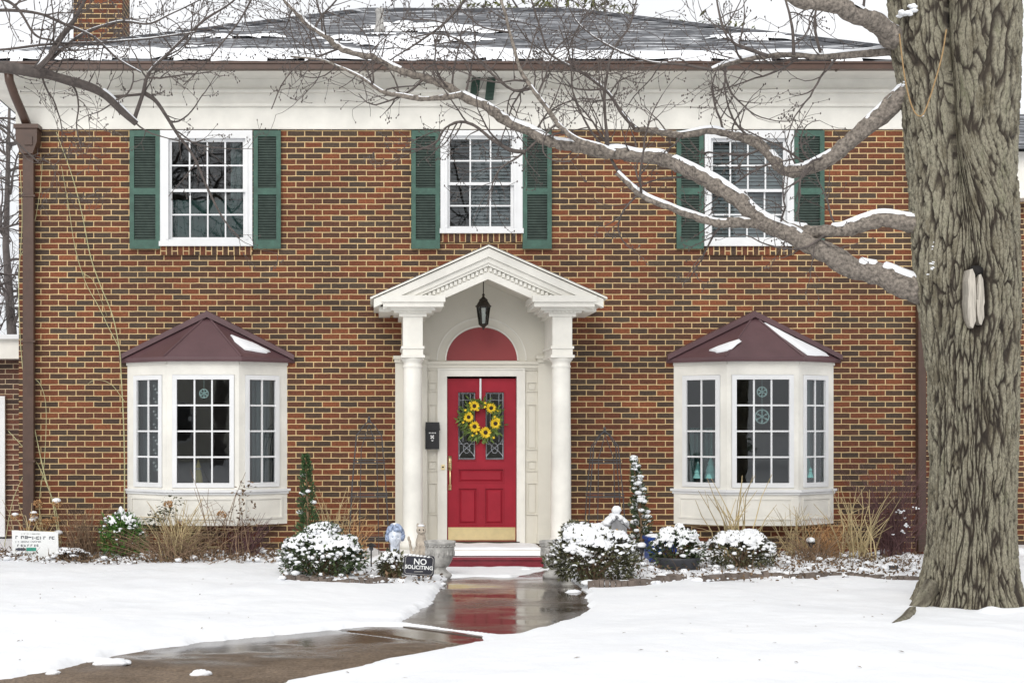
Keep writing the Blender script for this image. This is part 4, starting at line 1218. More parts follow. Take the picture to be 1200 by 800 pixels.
rnd = random.Random(11); tw = Twigs(rnd, X0(1046, TREEY))
LIMBS = [  # pixel path, depth start, depth end, radius start/end, snow thickness
    ([(1085,50),(1052,42),(1025,28),(1000,18),(968,8),(935,-2),(880,-18),(820,-40)], -4.58,-5.5,.115,.05,.05),
    ([(1080,66),(1048,60),(1000,63),(960,66),(930,64),(895,66),(862,73),(835,82)], -4.66,-4.2,.05,.018,.03),
    ([(1085,98),(1056,112),(1030,135),(1002,160),(978,180),(950,196),(925,199),(905,186),(885,168),(862,157),(830,154),(795,157),(770,154),(742,151)], -4.72,-3.6,.10,.022,.03),
    ([(1100,262),(1068,260),(1035,255),(1012,264),(985,271),(950,272),(915,267),(880,263),(840,260),(810,252),(775,238),(745,222),(725,201)], -4.72,-4.0,.095,.022,.035),
    ([(1110,345),(1074,335),(1040,325),(1000,311),(960,293),(925,276),(895,262),(868,240),(838,217),(805,200),(770,187),(730,180),(700,178),(660,168),(625,155),(596,142),(570,124),(541,110),(510,94),(478,85),(440,70),(405,57),(375,40),(352,20),(330,-4)], -4.72,-3.2,.115,.018,.035),
    ([(720,180),(700,172),(676,163),(655,146),(640,125),(624,103),(608,78),(598,40),(588,5),(575,-25)], -4.2,-3.9,.036,.012,.02),
    ([(541,110),(518,115),(496,116),(470,111),(450,108),(425,92),(400,80),(378,70),(340,66)], -3.9,-3.2,.034,.010,.012),
    ([(616,178),(598,176),(579,165),(560,150),(541,143),(522,150),(512,166),(495,174),(466,176)], -3.9,-3.4,.022,.008,.0),
    ([(744,151),(728,132),(714,110),(695,94),(665,76),(642,60),(632,30),(620,-10)], -3.7,-3.4,.022,.009,.012),
    ([(712,170),(709,130),(710,98),(718,60),(738,30),(748,-10)], -4.0,-3.7,.018,.007,.0),
    ([(900,66),(860,50),(845,25),(838,-10)], -4.6,-4.3,.02,.009,.01),
    ([(930,64),(928,30),(918,-10)], -4.6,-4.5,.018,.009,.0),
    ([(835,82),(800,76),(760,72),(715,55),(680,30),(660,-5)], -4.2,-3.6,.016,.006,.01),
    ([(725,201),(712,180),(690,150),(672,110),(668,70),(655,30)], -4.0,-3.7,.016,.006,.0),
    ([(624,103),(600,105),(570,80),(545,52),(515,40),(485,44)], -4.0,-3.5,.016,.006,.0),
    ([(885,168),(860,140),(850,105),(852,70)], -4.0,-3.8,.014,.006,.0),
    ([(950,196),(935,212),(918,222)], -4.4,-4.4,.022,.006,.0),
    ([(552,-8),(522,26),(492,49),(455,72),(420,98)], -3.6,-3.3,.016,.006,.0)]
for k, (px, Y0_, Y1_, r0, r1, sn_) in enumerate(LIMBS):
    path, rad = limb_path(px, Y0_, Y1_, r0, r1)
    m = MB(); m.tube(path, rad, 26 if r0 > .05 else 10)
    m.v = [tuple(Vector(q)+Vector((noise.noise(Vector(q)*14), noise.noise(Vector(q)*14+Vector((5,0,0))), noise.noise(Vector(q)*14+Vector((0,5,0)))))*min(.016, r0*.14)+Vector((0,0,noise.noise(Vector(q)*40)*.004))) for q in m.v]
    lb = m.build('limb', M['limbbark'] if r0 > .03 else M['twigbark'], tree, True)
    if sn_ > 0:
        s_ = snow_strip(path, rad, sn_, seed=k*3.7)
        if s_.f: s_.build('snow', M['snow'], lb, True)['kind'] = 'stuff'
    big = r0 > .08
    tw.along(path, rad, 5.2 if big else 7.4, .25, 1.15 if not big else 1.0, .30 if (big or k == 1) else .15, 1.0, .30, .016, .3)
for (cx_, cy_p, Yp, n_, w_, h_) in ((1063,12,-4.9,16,.09,.05),(1059,99,-4.92,7,.045,.022),(1094,288,-5.2,3,.012,.03),(1093,310,-5.22,8,.03,.05),(1087,322,-5.2,4,.02,.012),(1080,136,-5.0,3,.014,.008)):
    c = W(cx_, cy_p, Yp); m = MB()
    for k in range(n_):
        q = U(.3,.62)*max(w_*.6, .014); m.ball(c+Vector((U(-1,1)*w_*.7, U(-.02,.04), U(-1,1)*h_)), q*U(.9,1.4), q, q*U(.45,.8), 10, 6, .2)
    m.build('snow', M['snow'], trunk, True)['kind'] = 'stuff'
t_ = tw.m.build('twigs', M['twigbark'], tree); t_['kind'] = 'stuff'
t_ = tw.buds.build('buds', M['twigbark'], tree); t_['kind'] = 'stuff'

rope = MB()
rp = [(1054,40,-5.05),(1058,75,-5.09),(1063,105,-5.12),(1070,128,-5.14),(1077,136,-5.15),(1084,130,-5.14),(1095,98,-5.12),(1104,65,-5.08),(1109,35,-5.04)]
rope.tube([Vector(c) for c in catmull([tuple(W(*p)) for p in [(a, b, c+.125) for a, b, c in rp]], 8)], .0065, 6)
o = rope.build('rope', M['rope'], smooth=True, loc=W(1077,136,-5.025)); tag(o, 'thin tan rope looped round the upper trunk of the big tree', 'rope')

# --- the tree beyond the left edge, its limbs reaching into the picture
lt = thing('bare_tree', 'bare tree whose dark twiggy limbs reach in from the left edge before the eaves', 'tree', (X0(-230,-4.2), -4.2, 0))
tw2 = Twigs(random.Random(5))
m = MB(); bx_ = X0(-230,-4.2)
m.tube([Vector((bx_,-4.2,-.1)), Vector((bx_+.02,-4.2,1.2)), Vector((bx_-.03,-4.25,2.6)), Vector((bx_+.06,-4.2,4.2)), Vector((bx_-.1,-4.3,6.2)), Vector((bx_-.3,-4.2,8))], [.3,.22,.2,.17,.12,.06], 16)
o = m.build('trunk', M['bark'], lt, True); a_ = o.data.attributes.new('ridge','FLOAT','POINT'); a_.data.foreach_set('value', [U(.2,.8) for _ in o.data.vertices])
LL = [([(-230,95),(-150,72),(-60,78),(0,80),(40,85),(62,88),(100,102),(130,118),(158,143)], -4.2,-3.0,.085,.035,.03),
    ([(38,86),(58,66),(72,45),(82,32),(95,10),(108,-15)], -3.6,-3.4,.042,.016,.012),
    ([(60,70),(80,52),(105,36),(135,27),(150,26),(175,28),(200,17),(238,-2)], -3.5,-3.2,.022,.008,.01),
    ([(156,142),(163,122),(168,108),(176,85),(200,60),(235,28),(268,5),(300,-20)], -3.0,-3.1,.026,.009,.012),
    ([(168,108),(182,118),(196,138),(208,158),(226,182),(246,226),(262,256),(281,279)], -3.0,-2.8,.024,.008,.0),
    ([(130,114),(150,112),(170,110)], -3.1,-3.0,.018,.014,.0),
    ([(75,92),(88,105),(92,125),(90,148),(95,175)], -3.3,-3.2,.013,.006,.0),
    ([(-60,20),(0,12),(45,16),(80,30),(110,44),(140,70),(165,85)], -3.9,-3.3,.022,.008,.01),
    ([(-60,-10),(10,2),(40,40),(62,48),(90,62)], -3.9,-3.5,.018,.007,.0),
    ([(-50,62),(0,58),(60,52),(110,50),(170,46),(230,38)], -3.8,-3.1,.018,.007,.014),
    ([(-50,140),(-10,145),(10,158),(25,172),(45,190)], -3.9,-3.6,.018,.007,.0),
    ([(400,56),(375,66),(348,78),(330,100),(318,128)], -3.2,-3.1,.012,.006,.0),
    ([(300,-10),(282,22),(262,48),(240,75),(215,100)], -3.2,-3.0,.012,.006,.0)]
for k, (px, Y0_, Y1_, r0, r1, sn_) in enumerate(LL):
    path, rad = limb_path(px, Y0_, Y1_, r0, r1)
    m = MB(); m.tube(path, rad, 10)
    lb = m.build('limb', M['twigbark'], lt, True)
    if sn_ > 0:
        s_ = snow_strip(path, rad, sn_, seed=k*2.3+40)
        if s_.f: s_.build('snow', M['snow'], lb, True)['kind'] = 'stuff'
    tw2.along(path, rad, 6.2, .22, 1.0, .35 if k == 0 else .05, 1.0, .22, .012)
t_ = tw2.m.build('twigs', M['twigbark'], lt); t_['kind'] = 'stuff'
t_ = tw2.buds.build('buds', M['twigbark'], lt); t_['kind'] = 'stuff'

# --- trees behind the house
def far_bare(px, Y, h, seed, label):
    rn = random.Random(seed); x = X0(px, Y); o = thing('bare_tree', label, 'tree', (x, Y, 0), 'bare trees behind the house')
    t2 = Twigs(rn); m = MB(); m.tube([Vector((x,Y,-.1)),Vector((x+.1,Y,h*.3)),Vector((x-.1,Y,h*.6)),Vector((x,Y,h))], [.16,.13,.08,.02], 8)
    m.build('trunk', M['bgtwig'], o, True)
    for k in range(26):
        z = rn.uniform(h*.15, h*.95); a = rn.uniform(0, 6.28)
        t2.grow(Vector((x,Y,z)), Vector((math.cos(a), math.sin(a)*.6, rn.uniform(.2,.9))), rn.uniform(.8,2.2)*(1.2-z/h*.6), .035, 0, .25)
    q = t2.m.build('twigs', M['bgtwig'], o); q['kind'] = 'stuff'
far_bare(-30, 9, 8.5, 3, 'bare tree standing behind the low wing at the left edge')
far_bare(12, 14, 9.5, 4, 'slender bare tree in the gap beside the leader head')
mg = thing('evergreen_tree', 'olive leaved evergreen tree showing above the middle of the roof ridge', 'tree', (X0(650,13), 13, 0))
m = MB(); mx_ = X0(650,13); m.tube([Vector((mx_,13,-.1)),Vector((mx_+.1,13,4)),Vector((mx_,13,10.4))], [.25,.2,.06], 10)
for k in range(14):
    a = U(0,6.28); z = U(6,9.6); m.tube([Vector((mx_,13,z)), Vector((mx_+math.cos(a)*1.4,13+math.sin(a)*1.2,z+.4)), Vector((mx_+math.cos(a)*2.6,13+math.sin(a)*2,z+.9))], [.06,.04,.015], 5)
m.build('trunk', M['bgtwig'], mg, True)
m = MB()
cl = [(U(-3.0,3.2), U(-1.6,1.6), U(7.4,11)) for _ in range(75)]
for (a, b, c_) in cl:
    hmax = 10.75 - abs(a+.2)*.34
    for k in range(75):
        p = Vector((mx_+a+random.gauss(0,.28), 13+b+random.gauss(0,.28), min(c_,hmax)+random.gauss(0,.2)))
        dd = Vector((random.gauss(0,1), random.gauss(0,1), random.gauss(.2,.7)))
        m.leaf(p, dd, Vector((random.gauss(0,.5), random.gauss(-.3,.5), 1)), U(.14,.22), U(.06,.09))
m.build('crown', M['magnolia'], mg)
mg2 = thing('evergreen_tree', 'small tuft of evergreen crown above the right slope of the roof', 'tree', (X0(850,14), 14, 0))
m = MB(); x2 = X0(840,14); m.tube([Vector((x2,14,-.1)),Vector((x2,14,10.2))], [.18,.04], 8); m.build('trunk', M['bgtwig'], mg2, True)
m = MB()
for k in range(44):
    a, b, c_ = U(-1.6,1.0), U(-.8,.8), U(8,11)
    c_ = min(c_, 10.55-abs(a+.5)*.4)
    for q in range(34):
        m.leaf(Vector((x2+a+random.gauss(0,.13), 14+b+random.gauss(0,.15), c_+random.gauss(0,.11))), Vector((random.gauss(0,1), random.gauss(0,1), random.gauss(.2,.7))), Vector((random.gauss(0,.5), random.gauss(-.3,.5), 1)), U(.11,.18), U(.04,.07))
m.build('crown', M['magnolia'], mg2)

# ---------------------------------------------------------------- things on and about the porch
# wreath on the door
wc = W(563, 492, -.035)
wr_ = thing('wreath', 'round wreath of yellow sunflowers and olive leaves hanging on the red front door', 'wreath', wc)
m = MB()
for k in range(420):
    a = U(0, 6.283); rr = random.gauss(.185, .032); p = wc + Vector((rr*math.cos(a), U(-.045,.0), rr*math.sin(a)))
    dd = Vector((math.cos(a+U(-1.2,1.2)), U(-.5,.1), math.sin(a+U(-1.2,1.2))))
    m.leaf(p, dd, Vector((U(-.4,.4), -1, U(-.4,.4))), U(.05,.10), U(.018,.032))
m.build('foliage', M['wleaf'], wr_)
m = MB(); m.tube([wc+Vector((.18*math.cos(k*.2618), 0, .18*math.sin(k*.2618))) for k in range(25)], .022, 6); m.build('wreath_ring', M['deadbrown'], wr_, True)
m = MB(); m.box(wc.x-.011, wc.x+.011, wc.y-.002, wc.y+.004, wc.z+.18, Z0(443.5)); m.build('hanging_ribbon', M['white'], wr_)
for (px, py, s_) in ((555.8,475.5,1),(575.5,478,1),(549.2,488.5,.95),(580.5,496,1.05),(556,499.5,1.05),(569,506.5,1.1)):
    c = W(px, py, -.085); m = MB(); n_ = 15; tilt = Vector((U(-.2,.2), -1, U(-.15,.3)))
    for ring in (0, 1):
        for k in range(n_):
            a = 2*math.pi*(k+.5*ring)/n_+U(-.1,.1); dd = Vector((math.cos(a), -.18-.2*ring, math.sin(a)))
            m.leaf(c+Vector((.015*math.cos(a), -.004*ring, .015*math.sin(a))), dd, tilt, (.056-.008*ring)*s_*U(.9,1.1), .020)
    fl = m.build('sunflower', M['yellow'], wr_)
    m = MB(); m.ball(c+Vector((0,-.012,0)), .024*s_, .013, .024*s_, 14, 8); m.build('flower_centre', M['seed'], fl, True)
m = MB()
for k in range(38):
    a = U(0,6.283); rr = random.gauss(.19,.04); c = wc+Vector((rr*math.cos(a), -.06, rr*math.sin(a)))
    for q in range(6):
        b = q*1.047+U(-.2,.2); m.leaf(c, Vector((math.cos(b),-.3,math.sin(b))), Vector((0,-1,0)), U(.014,.024), .012)
m.build('small_flowers', M['yellow'], wr_)['kind'] = 'stuff'

# lantern
lc = W(566.5, 364, -.5); ln = thing('porch_lantern', 'black six sided lantern hanging under the portico gable above the red arch', 'lantern', lc)
LZ = lambda py: Z0(py, -.5)
def hexring(r, z, ph=0): return [Vector((lc.x+r*math.cos(ph+k*math.pi/3), lc.y+r*math.sin(ph+k*math.pi/3), z)) for k in range(6)]
fr = MB(); zt_, zb_ = LZ(359.5), LZ(380); T, B = hexring(.078, zt_), hexring(.050, zb_)
for k in range(6):
    fr.tube([T[k], B[k]], .0075, 4); fr.tube([T[k], T[(k+1)%6]], .008, 4); fr.tube([B[k], B[(k+1)%6]], .008, 4)
fr.lathe([(.052,0),(.045,-.015),(.022,-.03),(.012,-.042),(.014,-.052),(.0,-.068)], (lc.x, lc.y, zb_), 6)
fr.build('lantern_frame', M['bronze'], ln)
rf = MB(); rf.lathe([(.095,0),(.098,.008),(.082,.022),(.062,.055),(.05,.075),(.052,.085),(.03,.105),(.018,.115),(.012,.13),(.018,.142),(.012,.155),(.0,.17)], (lc.x, lc.y, zt_), 12)
rf.build('lantern_cap', M['bronze'], ln)
gl = MB()
for k in range(6): gl.poly([B[k]*.97+Vector((lc.x,lc.y,B[k].z))*.03, B[(k+1)%6]*.97+Vector((lc.x,lc.y,B[k].z))*.03, T[(k+1)%6]*.97+Vector((lc.x,lc.y,T[k].z))*.03, T[k]*.97+Vector((lc.x,lc.y,T[k].z))*.03])
gl.build('lantern_glass', M['glass'], ln)
for k in range(3):
    a = k*2.1+.4; x, y = lc.x+.018*math.cos(a), lc.y+.018*math.sin(a)
    m = MB(); m.lathe([(.008,0),(.008,.07),(.010,.075),(.013,.09),(.008,.11),(.0,.125)], (x, y, zb_+.02), 10); m.build('candle', M['bulb'], ln, True)
m = MB(); m.tube([Vector((lc.x, lc.y, zt_+.165)), Vector((lc.x, lc.y, zat(lc.x, .31)))], .006, 6); m.build('hanging_rod', M['bronze'], ln)

# mailbox
mc = W(506, 511, -.11); mb_ = thing('wall_mailbox', 'black wall mailbox with a hinged lid left of the red door', 'mailbox', mc)
m = MB(); x0_, x1_ = X0(499.5,-.11), X0(514,-.11); z0_, z1_ = Z0(526,-.11), Z0(500,-.11)
m.box(x0_, x1_, -.15, -.067, z0_, z1_); m.box(x0_-.012, x0_, -.14, -.067, z0_+.0, z1_-.02); m.box(x1_, x1_+.006, -.14, -.067, z0_, z1_-.02); m.build('mailbox_body', M['black'], mb_)
m = MB(); m.prism([(X0(498,-.11), Z0(504,-.11)), (X0(515.5,-.11), Z0(504,-.11)), (X0(514.6,-.11), Z0(494.5,-.11)), (X0(498.8,-.11), Z0(494.5,-.11))], -.165, -.067); m.build('lid', M['black'], mb_)
m = MB(); cx_, cz_ = X0(506.6,-.15), Z0(511.8,-.15)
for a, b in ((-.014,.012),(.012,.013),(-.013,-.013),(.013,-.013),(0,0)): m.ball((cx_+a, -.151, cz_+b), .010, .003, .010, 8, 5)
m.poly([(cx_-.018,-.152,cz_-.038),(cx_+.0,-.152,cz_-.055),(cx_+.018,-.152,cz_-.038)])
for k in range(5): m.box(cx_-.04+k*.018, cx_-.03+k*.018, -.152, -.150, cz_+.042, cz_+.056)
m.build('emblem', M['signwhite'], mb_)

# ornaments inside the bay windows
def roundel(px, py, r, label, grp=None):
    Y = -.37; c = W(px, py, Y); o = thing('window_ornament', label, 'ornament', c)
    m = MB(); n_ = 24
    for k in range(n_):
        a, b = 2*math.pi*k/n_, 2*math.pi*(k+1)/n_
        m.tube([c+Vector((r*math.cos(a),0,r*math.sin(a))), c+Vector((r*math.cos(b),0,r*math.sin(b)))], .009, 5)
    m.build('rim', M['paleglass'], o)
    m = MB()
    for k in range(6):
        a = k*math.pi/3+.52; d = Vector((math.cos(a),0,math.sin(a))); m.tube([c, c+d*r*.95], .007, 4)
        for t in (.5,.75):
            for s_ in (-.6,.6): m.tube([c+d*r*t, c+d*r*t+Vector((math.cos(a+s_),0,math.sin(a+s_)))*r*.25], .005, 4)
    m.build('snowflake', M['paleglass'], o)
    m = MB(); m.tube([c+Vector((0,0,r)), Vector((c.x, c.y, Z0(440,Y)))], .003, 4); m.build('cord', M['paleglass'], o)
roundel(239, 461, .052, 'pale snowflake roundel hanging in the middle of the left bay window')
roundel(893, 459, .058, 'smaller pale snowflake roundel hanging high in the right bay window')
roundel(893, 488, .082, 'larger pale snowflake roundel hanging below another in the right bay window')
def teal_tree(px, pyb, pyt, Y, label):
    c = W(px, pyb, Y); h = (pyb-pyt)*(CAMD+Y)/F; o = thing('ornament_tree', label, 'ornament', c, 'teal trees on the bay sill')
    m = MB(); m.lathe([(.28*h,0),(.19*h,.30*h),(.225*h,.31*h),(.115*h,.62*h),(.15*h,.63*h),(.0,h*.97)], (c.x,c.y,c.z+.03), 10); m.build('cone', M['teal'], o)
    m = MB(); m.lathe([(.03,0),(.02,.01),(.012,.032)], (c.x,c.y,c.z), 10); m.build('foot', M['bronze'], o)
    m = MB(); m.ball((c.x,c.y,c.z+h), .014); m.build('finial', M['paleglass'], o, True)
for b_ in BAYX:
    m = MB(); m.vprism([(b_-.80,.10),(b_-.40,-.27),(b_+.40,-.27),(b_+.80,.10)], Z0(569,-.3)-.02, Z0(569,-.3)); m.build('inner_sill', M['white'], bayL[0] if b_ < 0 else bayR[0])
teal_tree(818, 563, 542, -.13, 'smaller teal ceramic tree at the left side of the right bay window')
teal_tree(833, 563, 536, -.20, 'taller teal ceramic tree beside the smaller one in the right bay window')
teal_tree(946, 562, 536, -.20, 'teal ceramic tree in the right hand side light of the right bay window')
# figurine in the left bay
c = W(232.5, 568.5, -.24); fg = thing('gnome_figurine', 'yellow robed figurine standing on the sill of the left bay window', 'figurine', c)
m = MB(); m.lathe([(.055,0),(.06,.02),(.05,.10),(.035,.17),(.03,.19)], c, 14); m.build('robe', M['yellowcloth'], fg, True)
m = MB(); m.ball(c+Vector((0,-.005,.205)), .026, .026, .03); m.build('head', M['beige_stone'], fg, True)
m = MB(); m.lathe([(.034,.215),(.028,.24),(.012,.29),(.0,.32)], c, 12); m.build('hat', M['yellowcloth'], fg, True)
# strings of beads in the left side light
for k in range(3):
    px = 180+k*2.2; c = W(px+.5, 448, -.12-.03*k); o = thing('bead_string', ['outer','middle','inner'][k]+' string of pale round baubles in the left side light of the left bay', 'ornament', c, 'bead strings in the left bay')
    m = MB(); m.tube([c, W(px+.5, 552, -.12-.03*k)], .002, 4); m.build('cord', M['paleglass'], o)
    m = MB()
    for q in range(7): m.ball(W(px+.5, 452+q*15+k*4, -.12-.03*k), U(.012,.019), n=8, m=6)
    b2 = m.build('beads', M['signwhite'], o, True); b2['kind'] = 'stuff'

# ---------------------------------------------------------------- planting
def snow_caps(center, rx, ry, rz, n, smin, smax, seed, zmin=.0, bumpf=None, cover=.55):
    "a broken sheet of snow draped over the upper leaves, with loose tufts round it"
    rn = random.Random(seed); m = MB(); c = Vector(center); NA, NZ_ = 130, 46
    fld = np.zeros((NZ_, NA)); pos_ = {}
    for j in range(NZ_):
        th = lerp(.02, math.acos(max(-.3, zmin)), j/(NZ_-1))
        for i in range(NA):
            a = 2*math.pi*i/NA; d = Vector((math.sin(th)*math.cos(a), math.sin(th)*math.sin(a), math.cos(th)))
            lump = 1 + .24*noise.noise(d*2.4+Vector((seed*1.7,0,0)))+.07*noise.noise(d*6+Vector((0,seed,0)))
            hf = noise.noise(d*9+Vector((seed,2,0)))*.5 + noise.noise(d*19+Vector((0,seed,5)))*.5
            f_ = (d.z-cover-.04)*1.0 + hf*.62 + noise.noise(d*3.6+Vector((0,0,seed*2.1)))*.75
            fld[j,i] = f_
            h = 1.0 + .085*min(1,max(-.3, f_)) + .05*noise.noise(d*15+Vector((3,seed,0)))*1.2
            q = Vector((d.x*rx, d.y*ry, d.z*rz))*lump*h
            pos_[j,i] = c + q + Vector((0,0,.012 if f_ > .1 else 0))
    idx = {}
    for j in range(NZ_-1):
        for i in range(NA):
            i2 = (i+1) % NA; ks = ((j,i),(j+1,i),(j+1,i2),(j,i2))
            if min(fld[k] for k in ks) > 0:
                for k in ks:
                    if k not in idx: idx[k] = len(m.v); m.v.append(tuple(pos_[k]))
                m.f.append(tuple(idx[k] for k in ks))
    k = 0; n = int(n*.5)
    while k < n:
        a = rn.uniform(0, 6.283); z = rn.uniform(zmin, 1); r_ = math.sqrt(max(0, 1-z*z))
        d = Vector((r_*math.cos(a), r_*math.sin(a), z))
        if rn.random() > max(.05, z+.2): continue
        lump = 1 + .24*noise.noise(d*2.4+Vector((seed*1.7,0,0)))+.07*noise.noise(d*6+Vector((0,seed,0)))
        p = c + Vector((d.x*rx, d.y*ry, d.z*rz))*lump*rn.uniform(.96,1.05)
        s_ = rn.uniform(smin*.35, smax*.62)*rn.uniform(.6,1)
        m.ball(p, s_*rn.uniform(.9,1.7), s_*rn.uniform(.9,1.5), s_*rn.uniform(.5,.95), 8, 5, .22); k += 1
    return m
def leafy(center, rx, ry, rz, n, L, w, seed, zlo=-.75):
    rn = random.Random(seed); m = MB(); c = Vector(center)
    for _ in range(n):
        d = Vector((rn.gauss(0,1), rn.gauss(0,1), rn.gauss(.1,1))).normalized()
        if d.z < zlo: d.z *= -.5
        lump = 1 + .24*noise.noise(d*2.4+Vector((seed*1.7,0,0)))+.07*noise.noise(d*6+Vector((0,seed,0)))
        rr = lump*rn.uniform(.35,1.06)**.5
        p = c + Vector((d.x*rx, d.y*ry, d.z*rz))*rr
        dd = d + Vector((rn.gauss(0,.7), rn.gauss(0,.7), rn.gauss(.2,.6)))
        m.leaf(p, dd, Vector((rn.gauss(0,.7), rn.gauss(-.2,.7), 1)), L*rn.uniform(.7,1.3), w*rn.uniform(.7,1.2))
    return m
def stems_to(center, rx, ry, rz, n, seed, base):
    rn = random.Random(seed); m = MB()
    for _ in range(n):
        d = Vector((rn.gauss(0,1), rn.gauss(0,1), rn.uniform(.0,1))).normalized()
        q = Vector(center)+Vector((d.x*rx, d.y*ry, d.z*rz))*.9; b = Vector(base)+Vector((rn.gauss(0,.05), rn.gauss(0,.05), 0))
        m.tube([b, b.lerp(q,.5)+Vector((0,0,.03)), q], [.012,.008,.004], 4, False)
    return m
def bush(name, label, px0, px1, pyt, pyb, mat, L, w, nleaf, nsnow, seed, cat='shrub', hump=None, ss=(.02,.045), cover=.55, group=None):
    g0 = G((px0+px1)/2, pyb, .05); Y = g0.y+.3; rx = (px1-px0)/2*(CAMD+Y)/F*.93; cx = X0((px0+px1)/2, Y)
    zt = Z0(pyt, Y); rz = (zt-.05)*.56; cz = zt-rz*.97; ry = min(rx*.85, .42)
    c = Vector((cx, Y, cz)); o = thing(name, label, cat, (cx, Y, 0), group)
    m = leafy(c, rx, ry, rz, nleaf, L, w, seed)
    if hump:
        hx, hr, hz = hump; m2 = leafy((cx+hx, Y+.1, zt-.02), hr, hr, hz, nleaf//5, L, w, seed+1); n0 = len(m.v); m.v += m2.v; m.f += [tuple(i+n0 for i in f_) for f_ in m2.f]
    m.build('foliage', mat, o)
    stems_to(c, rx*.8, ry*.8, rz*.8, 30, seed+5, (cx, Y, 0)).build('stems', M['deadbrown'], o)
    s_ = snow_caps(c, rx, ry, rz, nsnow, *ss, seed, -.25, cover=cover)
    if hump:
        s2 = snow_caps((cx+hx, Y+.1, zt-.02), hr, hr, hz, nsnow//5, *ss, seed+1, -.1, cover=.3); n0 = len(s_.v); s_.v += s2.v; s_.f += [tuple(i+n0 for i in f_) for f_ in s2.f]
    q = s_.build('snow', M['snow'], o, True); q['kind'] = 'stuff'
    return o
bush('evergreen_shrub', 'broad rounded evergreen shrub under snow left of the walk, below the slim green conifer', 328, 430, 627, 681, M['bush'], .055, .026, 3000, 520, 21, hump=(-.02,.2,.13), cover=.35)
bush('evergreen_shrub', 'wide snow laden shrub spilling over the right side of the walk by the urn', 640, 751, 622, 685, M['bush2'], .058, .026, 2800, 620, 31, cover=.32, hump=(-.16,.15,.09))
bush('evergreen_shrub', 'snowy shrub growing in a dark pot in front of the blue tub', 760, 825, 621, 672, M['bush'], .052, .024, 1500, 330, 41, cover=.35)
bush('evergreen_shrub', 'flat topped snowy shrub right of the potted one, under the right bay window', 826, 910, 625, 670, M['bush2'], .055, .024, 1500, 420, 51, cover=.30)
bush('leafy_plant', 'bright green leafy plant with a snow cap under the left bay window', 116, 172, 603, 658, M['brightleaf'], .07, .022, 1300, 150, 61, cat='plant', cover=.75)
bush('leafy_plant', 'small snow covered plant below the blue and white head', 441, 475, 648, 681, M['bush2'], .06, .028, 500, 170, 71, cat='plant', cover=.35)
bush('leafy_plant', 'low greyish snowy plant in front of the white yard sign', 58, 104, 643, 661, M['litter'], .05, .022, 520, 130, 81, cat='plant', cover=.5)

# pot under the potted shrub
c = G(796, 672, .05); pt = thing('plant_pot', 'low dark pot holding the snowy shrub beside the path light', 'pot', (c.x, c.y+.28, .03))
m = MB(); m.lathe([(.20,0),(.24,.12),(.25,.15),(.235,.15),(.22,.12)], (X0(794,c.y+.28), c.y+.28, .06), 24); m.build('pot_body', M['potdark'], pt, True)
c = Vector((X0(776,-1.2), -1.2, 0)); tb = thing('storage_tub', 'blue plastic tub with snow on its lid behind the potted shrub', 'tub', c)
m = MB(); x0_, x1_ = X0(759,-1.2), X0(795,-1.2); zt = Z0(627,-1.2)
m.vprism([(x0_+.02,-1.2),(x1_-.02,-1.2),(x1_-.02,-.9),(x0_+.02,-.9)], .02, zt-.05); m.box(x0_, x1_, -1.22, -.88, zt-.06, zt-.025); m.build('tub_body', M['blue'], tb)
m = MB()
for k in range(14): m.ball((U(x0_+.05,x1_-.05), U(-1.17,-.92), zt-.02), U(.05,.09), U(.05,.08), U(.02,.035), 10, 5, .1)
q = m.build('snow', M['snow'], tb, True)

# slim conifers by the wall
def conifer(px, pyt, pyb, wpx, Y, label, mat, nsnow, lean, seed):
    rn = random.Random(seed); x = X0(px, Y); zt, zb = Z0(pyt, Y), max(.05, Z0(pyb, Y)); R0_ = wpx/2*(CAMD+Y)/F
    o = thing('slim_conifer', label, 'conifer', (x, Y, 0)); m = MB(); s_ = MB()
    ax = lambda t: Vector((x+lean*t*t, Y, lerp(zb, zt, t)))
    m2 = MB(); m2.tube([Vector((x,Y,0)), ax(.3), ax(.7), ax(1)], [.022,.018,.01,.003], 6); m2.build('trunk', M['deadbrown'], o)
    for _ in range(1700):
        t = rn.random()**1.1; a = rn.uniform(0, 6.283); r_ = R0_*(1-t)**.65*rn.uniform(.3,1.05)*(1+.25*math.sin(t*23+a))
        p = ax(t)+Vector((r_*math.cos(a), r_*math.sin(a), 0))
        m.leaf(p, Vector((math.cos(a)*.8, math.sin(a)*.8, rn.uniform(.2,1.1))), Vector((rn.gauss(0,1), rn.gauss(0,1), .5)), rn.uniform(.035,.065), rn.uniform(.012,.02))
    m.build('foliage', mat, o)
    for _ in range(nsnow):
        t = rn.random(); a = rn.uniform(0, 6.283); r_ = R0_*(1-t)**.65*rn.uniform(.6,1)
        p = ax(t)+Vector((r_*math.cos(a), r_*math.sin(a), .01)); q = rn.uniform(.014,.034)
        s_.ball(p, q*1.5, q*1.4, q*.8, 8, 5, .15)
    q = s_.build('snow', M['snow'], o, True); q['kind'] = 'stuff'
conifer(361, 533, 645, 27, -.75, 'slim green conifer standing against the bricks right of the left bay', M['conifer'], 9, -.03, 5)
conifer(752, 536, 650, 27, -.7, 'slim leaning conifer dotted with snow left of the right bay', M['bush'], 85, -.10, 6)

